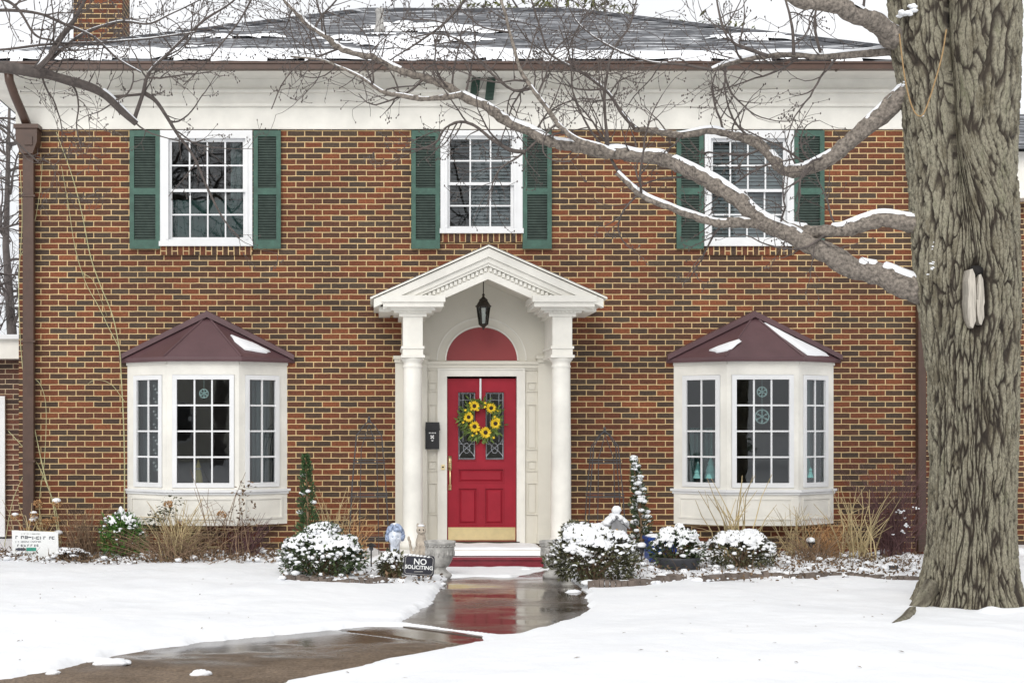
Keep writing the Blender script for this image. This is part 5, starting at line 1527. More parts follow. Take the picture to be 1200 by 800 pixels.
# obelisk trellises
def obelisk(px0, px1, pyt, pyb, Y, label):
    cx = X0((px0+px1)/2, Y); zt = Z0(pyt, Y); hw = (px1-px0)/2*(CAMD+Y)/F
    o = thing('obelisk_trellis', label, 'trellis', (cx, Y, 0), 'wire obelisks by the wall'); zs_ = zt-.18
    for a, b in ((-1,-1),(1,-1),(1,.8),(-1,.8)):
        m = MB(); k = hw*.72
        m.tube([Vector((cx+a*hw*.9, Y+b*hw*.7, 0)), Vector((cx+a*k, Y+b*k*.7, zs_*.6)), Vector((cx+a*k*.75, Y+b*k*.5, zs_)), Vector((cx+a*.06, Y+b*.05, zt-.05)), Vector((cx, Y, zt))], .0065, 5); m.build('leg', M['iron'], o)
    for z, s_ in ((.3,.86),(.8,.78),(1.2,.68),(1.5,.56)):
        if z > zs_: continue
        m = MB(); k = hw*s_; P = [Vector((cx+a*k, Y+b*k*.7, z)) for a, b in ((-1,-1),(1,-1),(1,.8),(-1,.8),(-1,-1))]
        m.tube(P, .0055, 5); m.tube([p+Vector((0,0,.035)) for p in P], .004, 4); m.build('hoop', M['iron'], o)
    for q in (-.33,.33):
        m = MB(); m.tube([Vector((cx+q*hw*1.3, Y-.6*hw, 0)), Vector((cx+q*hw, Y-.4*hw, zs_*.9)), Vector((cx, Y-.03, zt-.04))], .005, 4); m.build('rod', M['iron'], o)
    m = MB(); m.lathe([(.012,-.02),(.022,0),(.012,.02),(.018,.035),(0,.06)], (cx, Y, zt), 8); m.build('finial', M['iron'], o)
obelisk(405, 460, 493, 655, -.55, 'thin wire obelisk left of the portico behind the rounded shrub')
obelisk(682, 735, 505, 655, -.6, 'thin wire obelisk right of the portico behind the wide snowy shrub')

# birdhouse
Y = -1.25; c = W(721, 635, Y); bh = thing('birdhouse', 'grey wooden birdhouse with snow on its roof behind the wide shrub', 'birdhouse', (c.x, Y, 0))
m = MB(); x0_, x1_ = X0(709.5,Y), X0(733,Y); zb_, ze_, zp_ = Z0(634,Y), Z0(617,Y), Z0(606,Y)
m.prism([(x0_,zb_),(x1_,zb_),(x1_,ze_),((x0_+x1_)/2,zp_),(x0_,ze_)], Y-.09, Y+.09)
for k in range(1,5): m.box(lerp(x0_,x1_,k/5)-.002, lerp(x0_,x1_,k/5)+.002, Y-.092, Y-.09, zb_, ze_)
m.build('box', M['greywood'], bh)
m = MB(); m.ball((c.x, Y-.092, Z0(622,Y)), .022, .004, .035, 12, 6); m.build('entrance_plate', M['tan'], bh, True)
m = MB(); m.box(c.x-.025, c.x+.025, Y-.02, Y+.03, 0, zb_); m.build('post', M['greywood'], bh)
m = MB(); e = .03
for sgn in (-1,1): 
    xo = x0_-e if sgn < 0 else x1_+e; p = [(xo, ze_-.02),(c.x, zp_+.01),(c.x, zp_+.03),(xo, ze_)]
    m.prism(p if sgn < 0 else p[::-1], Y-.12, Y+.12)
m.build('roof', M['greywood'], bh)
m = MB()
for k in range(16):
    t = k/15*2-1; m.ball((c.x+t*.125, Y+U(-.05,.05), lerp(zp_, ze_, abs(t))+.035), U(.035,.055), .10, U(.028,.04), 10, 6, .12)
m.ball((c.x+.01,Y-.02,zp_+.085), .055,.055,.05,12,8,.12)
m.build('snow', M['snow'], bh, True)

# urns
def urn(px, pyb, label):
    c = G(px, pyb, .0); o = thing('stone_urn', label, 'urn', (c.x, c.y+.1, -.01), 'stone urns flanking the step'); x, y = c.x, c.y+.1
    m = MB(); m.lathe([(.075,.12),(.10,.135),(.135,.20),(.155,.29),(.158,.33),(.150,.345),(.165,.365),(.172,.385),(.172,.40),(.150,.40),(.140,.36),(.13,.30),(.0,.29)], (x,y,0), 32)
    for k in range(18):
        a = k*2*math.pi/18; m.ball((x+.150*math.cos(a), y+.150*math.sin(a), .27), .014,.014,.035,6,5)
    for k in range(24):
        a = k*2*math.pi/24; m.ball((x+.160*math.cos(a), y+.160*math.sin(a), .352), .012,.012,.010,6,4)
    m.build('bowl', M['stone'], o, True)
    m = MB(); m.lathe([(.135,.0),(.135,.035),(.12,.05),(.085,.075),(.062,.10),(.075,.12)], (x,y,0), 24); m.build('foot', M['stone'], o, True)
    m = MB(); m.lathe([(.0,.30),(.138,.355),(.10,.365),(.0,.37)][1:], (x,y,0), 20); m.build('soil', M['litter'], o, True)
    return o
u1 = urn(516, 678, 'carved stone urn left of the red step, behind the black sign')
dup(u1, (G(652,678).x, G(652,678).y+.1, -.01), 'carved stone urn right of the red step, half hidden by the wide snowy shrub', 'stone urns flanking the step')

# head planter and animal statue
Y = -1.5; c = W(463, 645, Y); hp = thing('head_statue', 'blue and white glazed head statue above the small snowy plant', 'statue', (c.x, Y, 0))
hz = Z0(629, Y)
m = MB()
def headpt(th, ph):
    d = Vector((math.sin(th)*math.cos(ph), math.sin(th)*math.sin(ph), math.cos(th)))
    r_ = 1.0; f_ = max(0, -d.y)
    x, y, z = d.x*.082, d.y*.098, d.z*.125
    if d.z < -.1: x *= 1-.32*(-d.z); 
    g_ = lambda cx_, cz_, s1, s2: math.exp(-((d.x-cx_)/s1)**2-((d.z-cz_)/s2)**2)*f_
    y -= .030*g_(0,-.12,.12,.20); y -= .012*g_(0,-.47,.2,.07); y -= .012*g_(0,-.75,.22,.14)
    y += .020*g_(-.34,.06,.18,.10)+.020*g_(.34,.06,.18,.10); y -= .010*g_(-.34,.22,.25,.06)+.010*g_(.34,.22,.25,.06)
    y += .010*g_(0,-.38,.22,.05)
    return Vector((c.x+x, Y+y, hz+z))
NT_, NP_ = 36, 48
for j in range(NT_+1):
    for i in range(NP_): m.v.append(tuple(headpt(math.pi*j/NT_, 2*math.pi*i/NP_)))
m.f = [(j*NP_+i, (j+1)*NP_+i, (j+1)*NP_+(i+1)%NP_, j*NP_+(i+1)%NP_) for j in range(NT_) for i in range(NP_)]
m.build('face', M['glaze'], hp, True)
m = MB(); m.lathe([(.06,-.30),(.062,-.2),(.052,-.13),(.055,-.08)], (c.x, Y+.01, hz), 16); m.build('neck', M['glaze'], hp, True)
m = MB()
for k in range(95):
    a = U(-.5, math.pi+.5) if k < 60 else U(0,6.283); z = U(-.03,.13) if k < 60 else U(.085,.13); rr = .092*math.sqrt(max(.05,1-(z/.14)**2)); m.ball((c.x+rr*1.02*math.cos(a), Y+.1*math.sqrt(max(.05,1-(z/.14)**2))*math.sin(a), hz+z), .022, .022, .026, 8, 6, .1)
m.build('hair', M['bluehair'], hp, True)
for s_ in (-1,1):
    m = MB(); m.ball((c.x+s_*.029, Y-.074, hz+.008), .014,.008,.008,10,6); m.build('eye', M['bluehair'], hp, True)
m = MB(); m.ball((c.x, Y+.01, hz+.14), .05,.05,.02,12,7,.06); m.build('snow', M['snow'], hp, True)
def blobs(name, parts, mat, parent, vox=.008):
    m = MB()
    for p, r_ in parts: m.ball(p, *(r_ if isinstance(r_, tuple) else (r_,)), n=14, m=9)
    o = m.build(name, mat, parent, True)
    md = o.modifiers.new('remesh', 'REMESH'); md.mode = 'VOXEL'; md.voxel_size = vox; md.use_smooth_shade = True
    s_ = o.modifiers.new('smooth', 'SMOOTH'); s_.iterations = 3; s_.factor = .5
    return o
Y = -1.55; zb_ = Z0(657, Y); x = X0(493.5, Y); cs = thing('cat_statue', 'beige stone statue of a sitting cat with raised tail behind the black sign', 'statue', (x, Y, 0))
P = lambda dx, dy, dz: (x+dx, Y+dy, zb_+dz)
blobs('body', [(P(0,0,.10),(.085,.09,.10)),(P(-.045,-.03,.07),(.05,.07,.07)),(P(.05,-.03,.07),(.05,.07,.07)),(P(.0,-.01,.20),(.065,.065,.10)),(P(.0,-.025,.27),(.05,.05,.05)),
    (P(0,-.03,.345),(.058,.055,.052)),(P(0,-.075,.33),(.028,.03,.022)),(P(-.038,-.02,.40),(.016,.014,.03)),(P(.038,-.02,.40),(.016,.014,.03)),
    (P(-.032,-.075,.11),(.022,.024,.10)),(P(.032,-.075,.11),(.022,.024,.10)),(P(-.032,-.10,.015),(.026,.04,.02)),(P(.032,-.10,.015),(.026,.04,.02)),
    (P(-.085,.02,.04),(.035,.035,.03)),(P(-.105,.02,.08),(.022,.024,.04)),(P(-.115,.02,.14),(.018,.02,.045)),(P(-.125,.02,.20),(.016,.018,.045)),(P(-.14,.02,.25),(.015,.017,.03))], M['beige_stone'], cs)
m = MB(); m.box(x-.12, x+.12, Y-.14, Y+.12, 0, zb_+.005); m.build('base', M['stone'], cs)
for s_ in (-1,1):
    m = MB(); m.ball(P(s_*.022,-.083,.355), .008,.005,.009,8,6); m.build('eye', M['hollow'], cs, True)
m = MB(); m.ball(P(.0,-.03,.398), .04,.04,.016,10,6,.1); m.ball(P(.06,-.0,.18), .03,.04,.015,10,6,.1); m.build('snow', M['snow'], cs, True)

# signs
def text(body, x, y, z, size, mat, parent, name='lettering', rot=None, bold=0.0, sx=1.0):
    cu = bpy.data.curves.new(name, 'FONT'); cu.body = body; cu.size = size; cu.align_x = 'CENTER'; cu.align_y = 'CENTER'; cu.extrude = .0015; cu.offset = bold; cu.resolution_u = 3
    t = bpy.data.objects.new('tmp_text', cu); COL.objects.link(t); bpy.context.view_layer.update()
    me = bpy.data.meshes.new_from_object(t.evaluated_get(bpy.context.evaluated_depsgraph_get()))
    bpy.data.objects.remove(t, do_unlink=True)
    mt = (rot or Matrix.Identity(4)); L = LOCS[parent.name]
    me.transform(Matrix.Translation(Vector((x,y,z))-L) @ mt @ Matrix.Rotation(R(90),4,'X') @ Matrix.Diagonal((sx,1,1,1)))
    me.materials.clear(); me.materials.append(mat)
    o = bpy.data.objects.new(name, me); COL.objects.link(o); o.parent = parent; LOCS[o.name] = L
    return o
c = G(491, 679, .05); Y = c.y-.16; x = X0(491, Y); z = Z0(662, Y); ns_ = thing('warning_sign', 'small black NO SOLICITING sign with white letters left of the walk', 'sign', (x, Y, 0))
rot = Matrix.Rotation(R(4), 4, 'Y')
w2, h2 = 18*(CAMD+Y)/F, 12*(CAMD+Y)/F
pl = MB(); cr_ = .03; poly = []
for (a, b, s0) in ((w2-cr_, h2-cr_, 0), (-w2+cr_, h2-cr_, 90), (-w2+cr_, -h2+cr_, 180), (w2-cr_, -h2+cr_, 270)):
    for k in range(5): an = R(s0+k*22.5); poly.append((a+cr_*math.cos(an), b+cr_*math.sin(an)))
pl.prism([(q[0], q[1]) for q in poly][::-1], -.008, .008)
pl.v = [tuple(Vector((x, Y, z))+rot @ Vector(v)) for v in pl.v]; pl.build('plate', M['signblack'], ns_)
bd = MB(); P_ = [Vector((x,Y-.009,z))+rot @ Vector((q[0]*.9, 0, q[1]*.87)) for q in poly+[poly[0]]]; bd.tube(P_, .0028, 4); bd.build('border', M['stone'], ns_)
text('NO', x+.012, Y-.0105, z+.035, .085, M['signwhite'], ns_, rot=rot, bold=.0012)
text('SOLICITING', x, Y-.0105, z-.022, .054, M['signwhite'], ns_, rot=rot, bold=.0012)
ln_ = MB(); ln_.box(x-.05, x+.04, Y-.0105, Y-.0085, z-.066, z-.060); ln_.build('underline', M['stone'], ns_)
st_ = MB(); st_.box(x-.012, x+.012, Y+.009, Y+.02, -.05, z+.02); st_.build('stake', M['iron'], ns_)
m = MB()
for k in range(7): m.ball((x+lerp(-.13,.10,k/6), Y+.005, z+h2+.004-.004*k), .03,.018,.013,10,6,.1)
m.build('snow', M['snow'], ns_, True)

Y = -.95; x0_, x1_ = X0(14,Y), X0(69,Y); zt, zb_ = Z0(621,Y), Z0(658,Y); xm = (x0_+x1_)/2
ys_ = thing('yard_sign', 'white yard sign with dark print and a green bar among the dead stems', 'sign', (xm, Y, 0))
m = MB(); m.prism([(x0_+.01,zb_),(x1_+.0,zb_),(x1_-.01,zt-.02),(x0_,zt)], Y-.006, Y+.006); m.build('panel', M['signwhite'], ys_)
ink = MB(); gn = MB(); lerpx = lambda t: lerp(x0_, x1_, t); lz = lambda t: lerp(zt, zb_, t)
rb = random.Random(3)
def glyphs(mb, t0, t1, zc, hgt, wid, gap=.35):
    xx = lerpx(t0)
    while xx < lerpx(t1):
        ww = wid*rb.uniform(.7,1.2)
        if rb.random() > .14:
            mb.box(xx, xx+ww*.28, Y-.009, Y-.0065, zc-hgt/2, zc+hgt/2)
            if rb.random() < .7: mb.box(xx+ww*.28, xx+ww, Y-.009, Y-.0065, zc+hgt*.28, zc+hgt/2)
            if rb.random() < .6: mb.box(xx+ww*.28, xx+ww, Y-.009, Y-.0065, zc-hgt/2, zc-hgt*.25)
            if rb.random() < .5: mb.box(xx+ww*.72, xx+ww, Y-.009, Y-.0065, zc-hgt*.22, zc+hgt*.22)
        xx += ww*(1+gap)
glyphs(ink, .08, .30, lz(.22), .035, .030); ink.box(lerpx(.31), lerpx(.42), Y-.009, Y-.0065, lz(.22)-.005, lz(.22)+.005)
glyphs(ink, .44, .92, lz(.24), .034, .030); glyphs(ink, .2, .6, lz(.11), .008, .012)
glyphs(ink, .08, .62, lz(.36), .012, .012); glyphs(ink, .05, .55, lz(.48), .024, .02, .9); glyphs(ink, .08, .29, lz(.60), .034, .026, .15); ink.box(lerpx(.08), lerpx(.30), Y-.0085, Y-.0065, lz(.60)-.012, lz(.60)+.012)
glyphs(ink, .1, .5, lz(.74), .016, .016); glyphs(ink, .14, .5, lz(.87), .016, .02)
q = ink.build('print', M['signink'], ys_); q['kind'] = 'stuff'
gn.box(lerpx(.31), lerpx(.52), Y-.009, Y-.0065, lz(.60)-.02, lz(.60)+.02); gn.build('green_bar', M['signgreen'], ys_)
for xx in (.2,.8):
    m = MB(); m.tube([(lerpx(xx), Y+.012, -.05), (lerpx(xx), Y+.012, zt-.05)], .004, 5); m.build('wire_leg', M['iron'], ys_)

# path lights
def path_light(px, pyt, Y, label, snow=True):
    x = X0(px, Y); zt = Z0(pyt, Y); o = thing('path_light', label, 'garden light', (x, Y, 0))
    m = MB(); m.tube([(x,Y,-.05),(x,Y,zt-.05)], .008, 6); m.build('stake', M['black'], o)
    m = MB(); m.lathe([(.022,-.07),(.026,-.03),(.028,-.02)], (x,Y,zt), 12); m.build('lens', M['iron'], o)
    m = MB(); m.lathe([(.055,-.024),(.058,-.015),(.035,.0),(.012,.012)], (x,Y,zt), 16); m.build('cap', M['black'], o)
    if snow: m = MB(); m.ball((x,Y,zt+.012), .052,.052,.035,12,8,.05); m.build('snow', M['snow'], o, True)
    return o
path_light(752, 640, -1.75, 'snow capped path light on a stake beside the potted shrub')
path_light(435, 637, -1.7, 'dark path light between the rounded shrub and the head statue', False)
path_light(950, 634, -1.1, 'snow capped path light among the yellow stems under the right bay')
c = G(1046, 672, .05); fl_ = thing('flood_light', 'small dark box light with snow on top near the tree trunk', 'garden light', (c.x, c.y, 0)); x, Y = c.x, c.y+.05
m = MB(); m.prism([(x-.07,.05),(x+.07,.05),(x+.06,.14),(x-.06,.14)], Y-.05, Y+.05); m.build('housing', M['potdark'], fl_); m = MB(); m.ball((x,Y,.145), .075,.06,.018,12,6,.05); m.build('snow', M['snow'], fl_, True)

# dead stems, grasses, hydrangeas
def clump(name, label, px0, px1, pyb, pyt, Y, n, mat, seed, r=.006, spread=.5, cat='plant', curve=.15, branch=0, heads=0, headsnow=False, headmat=None):
    rn = random.Random(seed); cx = X0((px0+px1)/2, Y); hw = (px1-px0)/2*(CAMD+Y)/F; zt = Z0(pyt, Y)
    o = thing(name, label, cat, (cx, Y, 0)); m = MB(); tips = []
    for _ in range(n):
        bx_ = cx+rn.gauss(0,.5)*hw*(1-spread); by = Y+rn.gauss(0,.10); lean = rn.uniform(-1,1)*hw*spread*1.3; h = zt*rn.uniform(.35,1)
        P_ = [Vector((bx_+lean*t*t+rn.gauss(0,.008), by+rn.gauss(0,.06)*t, .02+h*t)) for t in (0,.25,.5,.75,1)]
        if curve > .2 and rn.random() < curve: P_[-1].z -= h*.25; P_[-1].x += lean*.3
        m.tube(P_, [r, r*.9, r*.8, r*.6, r*.35], 4, False); tips.append(P_[-1])
        for q in range(branch):
            k = rn.randint(1,3); d = Vector((rn.gauss(0,1), rn.gauss(0,.6), abs(rn.gauss(.5,.6)))).normalized()*h*rn.uniform(.12,.35)
            m.tube([P_[k], P_[k]+d*.5+Vector((0,0,.01)), P_[k]+d], [r*.5, r*.4, r*.25], 3, False)
    q = m.build('stems', mat, o); q['kind'] = 'stuff'
    rn.shuffle(tips)
    for k, p in enumerate(tips[:heads]):
        hd_ = MB(); s_ = rn.uniform(.04,.06)
        for _ in range(110):
            d = Vector((rn.gauss(0,1), rn.gauss(0,1), rn.gauss(.15,.8))).normalized(); hd_.leaf(p+Vector((d.x*s_, d.y*s_, d.z*s_*.75))*rn.uniform(.6,1), d+Vector((rn.gauss(0,.8),rn.gauss(0,.8),rn.gauss(0,.8))), Vector((rn.gauss(0,1),rn.gauss(0,1),1)), .022, .018)
        ho = hd_.build('flower_head', headmat or M['dryhead'], o)
        if headsnow and k % 2 == 0: sm = MB(); sm.ball(p+Vector((0,0,s_*.6)), s_*.9, s_*.9, s_*.5, 10, 7, .1); sm.build('snow', M['snow'], ho, True)
    return o
clump('dried_hydrangea', 'dried tan hydrangea with snowy flower heads behind the yard sign', 0, 75, 655, 585, -.62, 26, M['straw'], 101, .006, .5, heads=11, headsnow=True, curve=.3)
clump('dead_shrub', 'tangle of brown dead twigs between the yard sign and the leafy plant', 55, 135, 658, 590, -.5, 90, M['deadbrown'], 102, .0045, .55, branch=3, cat='shrub')
clump('dried_grass', 'arching straw coloured dead stems below the left bay window', 165, 255, 655, 585, -.95, 130, M['straw'], 103, .0055, .6, curve=.5, heads=4)
clump('dead_shrub', 'upright dark bare twigs before the middle of the left bay window', 210, 290, 655, 545, -.85, 13, M['deadbrown'], 104, .006, .5, branch=2, cat='shrub')
clump('dead_shrub', 'reddish dead twigs under the right end of the left bay window', 240, 330, 655, 600, -.6, 80, M['burgundy'], 105, .0045, .6, branch=3, cat='shrub')
clump('dead_shrub', 'thin bare twigs beside the slim green conifer', 365, 420, 640, 570, -.8, 26, M['straw'], 106, .004, .6, branch=2, cat='shrub')
clump('dead_shrub', 'tall tan twigs rising behind the flat topped shrub under the right bay', 808, 905, 655, 552, -.9, 26, M['straw'], 107, .008, .55, branch=1, cat='shrub')
clump('dead_shrub', 'pale yellow upright stems right of the right bay window', 960, 1050, 665, 572, -.95, 42, M['straw'], 108, .008, .62, branch=1, cat='shrub')
clump('dried_grass', 'rusty brown dried grass mound below the corner of the right bay', 930, 1005, 662, 604, -.8, 150, M['dryhead'], 109, .0045, .6, curve=.5, branch=1)
clump('dead_shrub', 'short straw twigs under the right bay beside the snow capped light', 900, 960, 662, 590, -.7, 40, M['straw'], 110, .005, .6, branch=2, cat='shrub')
bb = clump('barberry_shrub', 'dense burgundy twiggy shrub against the bricks behind the tree trunk', 985, 1110, 668, 535, -.6, 170, M['burgundy'], 111, .0034, .75, branch=6, cat='shrub')
m = MB(); rn = random.Random(4)
for k in range(9):
    px, py = min(1072, rn.gauss(1056,10)), rn.gauss(612,22); q = rn.uniform(.006,.02); c_ = W(px, py, -.85+rn.gauss(0,.05))
    for j in range(4): m.ball(c_+Vector((rn.gauss(0,q*1.3), rn.gauss(0,q), rn.gauss(0,q*.8))), q*.8, q*.8, q*.6, 8, 5, .2)
q = m.build('snow', M['snow'], bb, True); q['kind'] = 'stuff'
clump('dead_shrub', 'wide tangle of fine grey brown twigs low along the left bed before the bay', 120, 300, 657, 612, -1.15, 120, M['deadbrown'], 121, .004, .6, branch=3, cat='shrub')
clump('dead_shrub', 'short brown dead stalks around the snow capped bed right of the flat topped shrub', 905, 1010, 665, 622, -1.2, 90, M['deadbrown'], 122, .004, .6, branch=2, cat='shrub')
clump('dried_grass', 'small tuft of pale dry grass between the slim green conifer and the portico', 375, 455, 650, 600, -.7, 60, M['dryhead'], 123, .004, .6, curve=.4, branch=1)
# stem with dark leaves before the left bay
c = clump('leafy_sapling', 'thin stem with small dark leaves before the right part of the left bay', 270, 302, 650, 562, -1.1, 5, M['deadbrown'], 112, .006, .4)
m = MB(); rn = random.Random(9)
for k in range(90):
    z = rn.uniform(.35,.98); m.leaf(Vector((X0(286,-1.1)+rn.gauss(0,.11)*(1.1-z*.6), -1.1+rn.gauss(0,.05), z*Z0(562,-1.1))), Vector((rn.gauss(0,1),rn.gauss(0,1),rn.gauss(-.2,.6))), Vector((rn.gauss(0,.6),-.5,1)), .05, .028)
m.build('leaves', M['litter'], c)
c = clump('leafy_sapling', 'arching stem with olive leaves beside the bright green plant', 165, 210, 650, 580, -1.0, 7, M['deadbrown'], 113, .006, .6)
m = MB()
for k in range(150):
    t = rn.uniform(0,1); m.leaf(Vector((lerp(X0(172,-1.0), X0(206,-1.0), t)+rn.gauss(0,.06), -1.0+rn.gauss(0,.06), lerp(.45,.78,t)+rn.gauss(0,.05))), Vector((rn.gauss(0,1),rn.gauss(0,1),rn.gauss(-.2,.6))), Vector((rn.gauss(0,.6),-.5,1)), .05, .028)
m.build('leaves', M['bush2'], c)

# vines on the wall
def vine(paths, label):
    o = thing('climbing_vine', label, 'vine', (X0(paths[0][-1][0]), -.1, 0))
    for p, r_ in paths:
        pass
def vines(label, paths, base):
    o = thing('climbing_vine', label, 'vine', (X0(base), -.06, 0))
    for p, r_ in paths:
        pts = [Vector(q) for q in catmull([tuple(W(x, y, -.05 if i % 2 else -.10)) for i, (x, y) in enumerate(p)], 6)]
        m = MB(); m.tube(pts, [lerp(r_, r_*.6, k/(len(pts)-1)) for k in range(len(pts))], 5); m.build('stem', M['vine'], o, True)
vines('long pale vine stems climbing the bricks between the downspout and the left bay', [([(145,640),(146,560),(145,500),(142,440),(140,410),(132,370),(118,335),(106,300),(96,250),(84,205),(66,155)], .008), ([(140,408),(128,385),(116,360),(100,330),(88,290),(80,240),(72,195)], .005), ([(146,470),(130,450),(112,445),(100,452)], .004), ([(88,290),(96,318),(110,330),(126,372)], .004)], 145)
vines('wiry vine stems twining round the left downspout', [([(70,640),(62,590),(52,555),(40,500),(30,455),(24,400),(22,330),(26,260),(24,200)], .008), ([(72,640),(66,600),(56,570),(42,540),(24,520),(10,505)], .007), ([(50,640),(46,590),(52,540),(54,480),(48,452),(36,440)], .005), ([(5,640),(14,590),(26,560),(40,530)], .005), ([(24,300),(38,270),(46,230),(50,190)], .004)], 40)

# low edging of the beds
def edging(pts, label, name='bed_edging'):
    o = None; mbs = []
    P_ = [G(x, y, .05) for x, y in pts]; x0_ = P_[0]
    o = thing(name, label, 'edging', (P_[0].x, P_[0].y, 0)); rn = random.Random(len(pts))
    C = [Vector(q) for q in catmull([tuple(p) for p in P_], 6)]
    m = MB(); s_ = MB()
    for i in range(len(C)-1):
        a, b = C[i], C[i+1]; d = (b-a); L = d.length
        if L < 1e-4: continue
        ang = math.atan2(d.y, d.x)
        mt = Matrix.Translation((a+b)/2+Vector((0,0,.02+rn.uniform(-.012,.012)))) @ Matrix.Rotation(ang,4,'Z') @ Matrix.Rotation(rn.uniform(-.06,.06),4,'Y')
        m.xbox(mt, L*.96, rn.uniform(.09,.13), rn.uniform(.09,.12))
        for k in range(2): q = a.lerp(b, rn.random()); s_.ball((q.x, q.y+.02, .085), rn.uniform(.06,.13), .055, rn.uniform(.02,.035), 10, 6, .1)
    m.build('stones', M['dark_stone'], o); q = s_.build('snow', M['snow'], o, True)
edging([(820,684),(860,680),(900,679),(940,681),(975,679),(1010,681),(1045,684),(1080,684)], 'low dark stone edging along the snowy bed under the right bay')
edging([(690,687),(720,688),(760,686),(800,682)], 'low dark edging beside the wide snowy shrub')
edging([(335,683),(365,685),(395,686),(425,686),(450,684)], 'low dark edging in front of the broad rounded shrub')

# fallen leaves and small plants poking through the snow of the beds
m = MB(); s_ = MB(); rn = random.Random(77)
def scatter(px0, px1, py0, py1, n, nsn):
    for _ in range(n):
        p = G(rn.uniform(px0,px1), rn.uniform(py0,py1), .06); p.z = ground_z(p.x, p.y)+rn.uniform(-.01,.05)
        m.leaf(p, Vector((rn.gauss(0,1),rn.gauss(0,1),rn.gauss(.3,.7))), Vector((rn.gauss(0,1),rn.gauss(0,1),1)), rn.uniform(.03,.07), rn.uniform(.015,.035))
    for _ in range(nsn):
        p = G(rn.uniform(px0,px1), rn.uniform(py0,py1), .06); q = rn.uniform(.010,.034)
        s_.ball((p.x,p.y,ground_z(p.x,p.y)+rn.uniform(0,.05)), q*1.5, q*1.3, q*.75, 8, 5, .18)
scatter(-5, 335, 650, 662, 2000, 150); scatter(330, 520, 665, 684, 320, 50); scatter(690, 1080, 660, 682, 1100, 90); scatter(900, 1075, 655, 668, 300, 20)
for _ in range(520):
    px = rn.choice((rn.uniform(-5,335), rn.uniform(690,1080))); p = G(px, rn.uniform(650, 660 if px < 400 else 672), .06); p.z = ground_z(p.x, p.y)-.01
    h_ = rn.uniform(.04,.16); q_ = p+Vector((rn.gauss(0,.5)*h_, rn.gauss(0,.4)*h_, h_)); m.tube([p, p.lerp(q_,.5)+Vector((rn.gauss(0,.01),0,.005)), q_], [.003,.0025,.0015], 3, False)
for _ in range(70):
    p = G(rn.choice((rn.uniform(0,480), rn.uniform(620,1080))), 680+110*rn.random()**1.6, .08)
    if min(float(sdist(np.array([[p.x]]), np.array([[p.y]]), PA)[0,0]), float(sdist(np.array([[p.x]]), np.array([[p.y]]), PB)[0,0])) < .1: continue
    p.z = ground_z(p.x, p.y)+.004; m.leaf(p, Vector((rn.gauss(0,1),rn.gauss(0,1),.1)), Vector((0,0,1)), rn.uniform(.015,.05), rn.uniform(.006,.02))
q = m.build('leaf_litter', M['litter']); tag(q, 'scattered dead leaves poking through the snow of the planting beds', 'leaf litter', kind='stuff')
q = s_.build('snow_clumps', M['snow'], smooth=True); tag(q, 'small clumps of snow lying over the planting beds', 'snow', kind='stuff')
# lumps of snow that fell on the walk
for (px, py, a, b) in ((132,777,.11,.05),(116,774,.08,.035),(62,789,.04,.035),(235,790,.06,.045),(672,694,.07,.04),(617,668,.08,.05),(530,671,.06,.03)):
    c = G(px, py); m = MB(); m.ball((c.x, c.y, .006), a, a*.8, b*.6, 14, 8, .16); m.ball((c.x+a*.5, c.y+.02, .004), a*.7, a*.6, b*.42, 12, 7, .18); m.ball((c.x-a*.6, c.y-.01, .002), a*.6, a*.5, b*.36, 12, 7, .18)
    o = m.build('snow_lump', M['snow'], smooth=True, loc=(c.x, c.y, 0))
    tag(o, {132:'larger snow lump lying at the left edge of the lower walk',116:'flat snow lump beside the larger one at the left edge of the walk',62:'tiny snow lump near the lower left corner on the walk',235:'small snow lump alone on the brown lower walk',672:'snow lump on the wet walk by the wide shrub',617:'snow lump at the foot of the red step, right side',530:'snow lump at the foot of the red step, left side'}[px], 'snow lump', 'snow lumps on the walk')

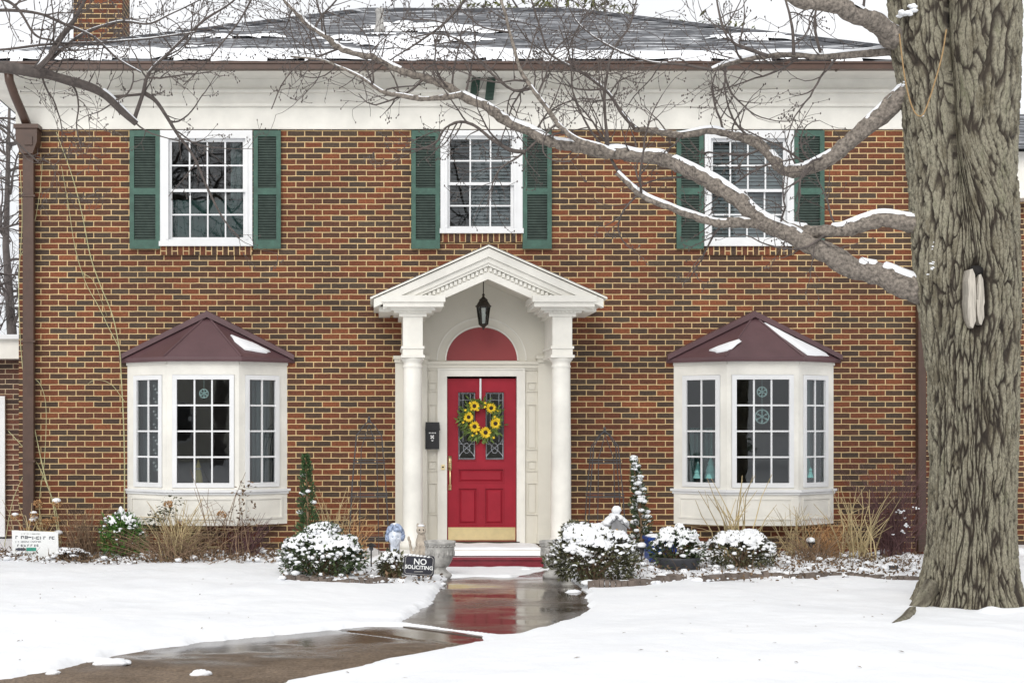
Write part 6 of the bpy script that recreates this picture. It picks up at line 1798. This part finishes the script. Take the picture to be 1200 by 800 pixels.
# ---------------------------------------------------------------- across the street, mirrored in the window panes
nb = thing('neighbour_house', 'pale house across the street, mirrored in the window panes', 'house', (-3, -46, 0))
m = MB(); m.box(-11, 6, -54, -46, -.2, 5.2); m.build('wall', M['cream'], nb)
m = MB(); m.prism([(-11.6,5.2),(6.6,5.2),(3,8.2),(-8,8.2)], -54.5, -45.5); m.build('roof', M['snow'], nb)
for x in (-9,-5,-1,3):
    m = MB(); m.frame(x-.7, x+.7, .9, 2.7, .1, -46.0, -45.9); wn_ = m.build('window', M['white'], nb)
    m = MB(); m.box(x-.6, x+.6, -46.0, -45.95, 1.0, 2.6); m.build('pane', M['black'], wn_)
ev = thing('evergreen_tree', 'broad dark evergreen across the street, mirrored in the window panes', 'tree', (12, -42, 0))
m = MB(); m.lathe([(.2,-.1),(.15,2),(.05,9)], (12,-42,0), 8); m.build('trunk', M['bgtwig'], ev)
m = MB()
for k in range(5000):
    z = U(.6,9.2); r_ = (9.5-z)*.42*math.sqrt(U(.2,1)); a = U(0,6.283)
    m.leaf(Vector((12+r_*math.cos(a), -42+r_*math.sin(a), z)), Vector((math.cos(a),math.sin(a),-.2)), Vector((U(-.4,.4),U(-.4,.4),1)), U(.3,.55), U(.15,.3))
m.build('crown', M['conifer'], ev)
for px_, Y_, h_, sd_, lb_ in ((-6,-36,9,31,'bare tree across the street left of the pale house, mirrored in the panes'),(2,-38,10,32,'bare tree across the street before the pale house, mirrored in the panes'),(7.5,-35,8.5,33,'bare tree across the street beside the broad evergreen, mirrored in the panes')):
    rn = random.Random(sd_); o = thing('bare_tree', lb_, 'tree', (px_, Y_, 0), 'bare trees across the street'); t2 = Twigs(rn)
    m = MB(); m.tube([Vector((px_,Y_,-.1)),Vector((px_+.1,Y_,h_*.3)),Vector((px_-.1,Y_,h_*.6)),Vector((px_,Y_,h_))], [.24,.19,.11,.02], 8); m.build('trunk', M['bgtwig'], o, True)
    for k in range(30):
        z = rn.uniform(h_*.25, h_*.95); a = rn.uniform(0, 6.28); t2.grow(Vector((px_,Y_,z)), Vector((math.cos(a), math.sin(a)*.6, rn.uniform(.2,.9))), rn.uniform(1.2,3.0)*(1.2-z/h_*.6), .06, 0, .25)
    q = t2.m.build('twigs', M['bgtwig'], o); q['kind'] = 'stuff'
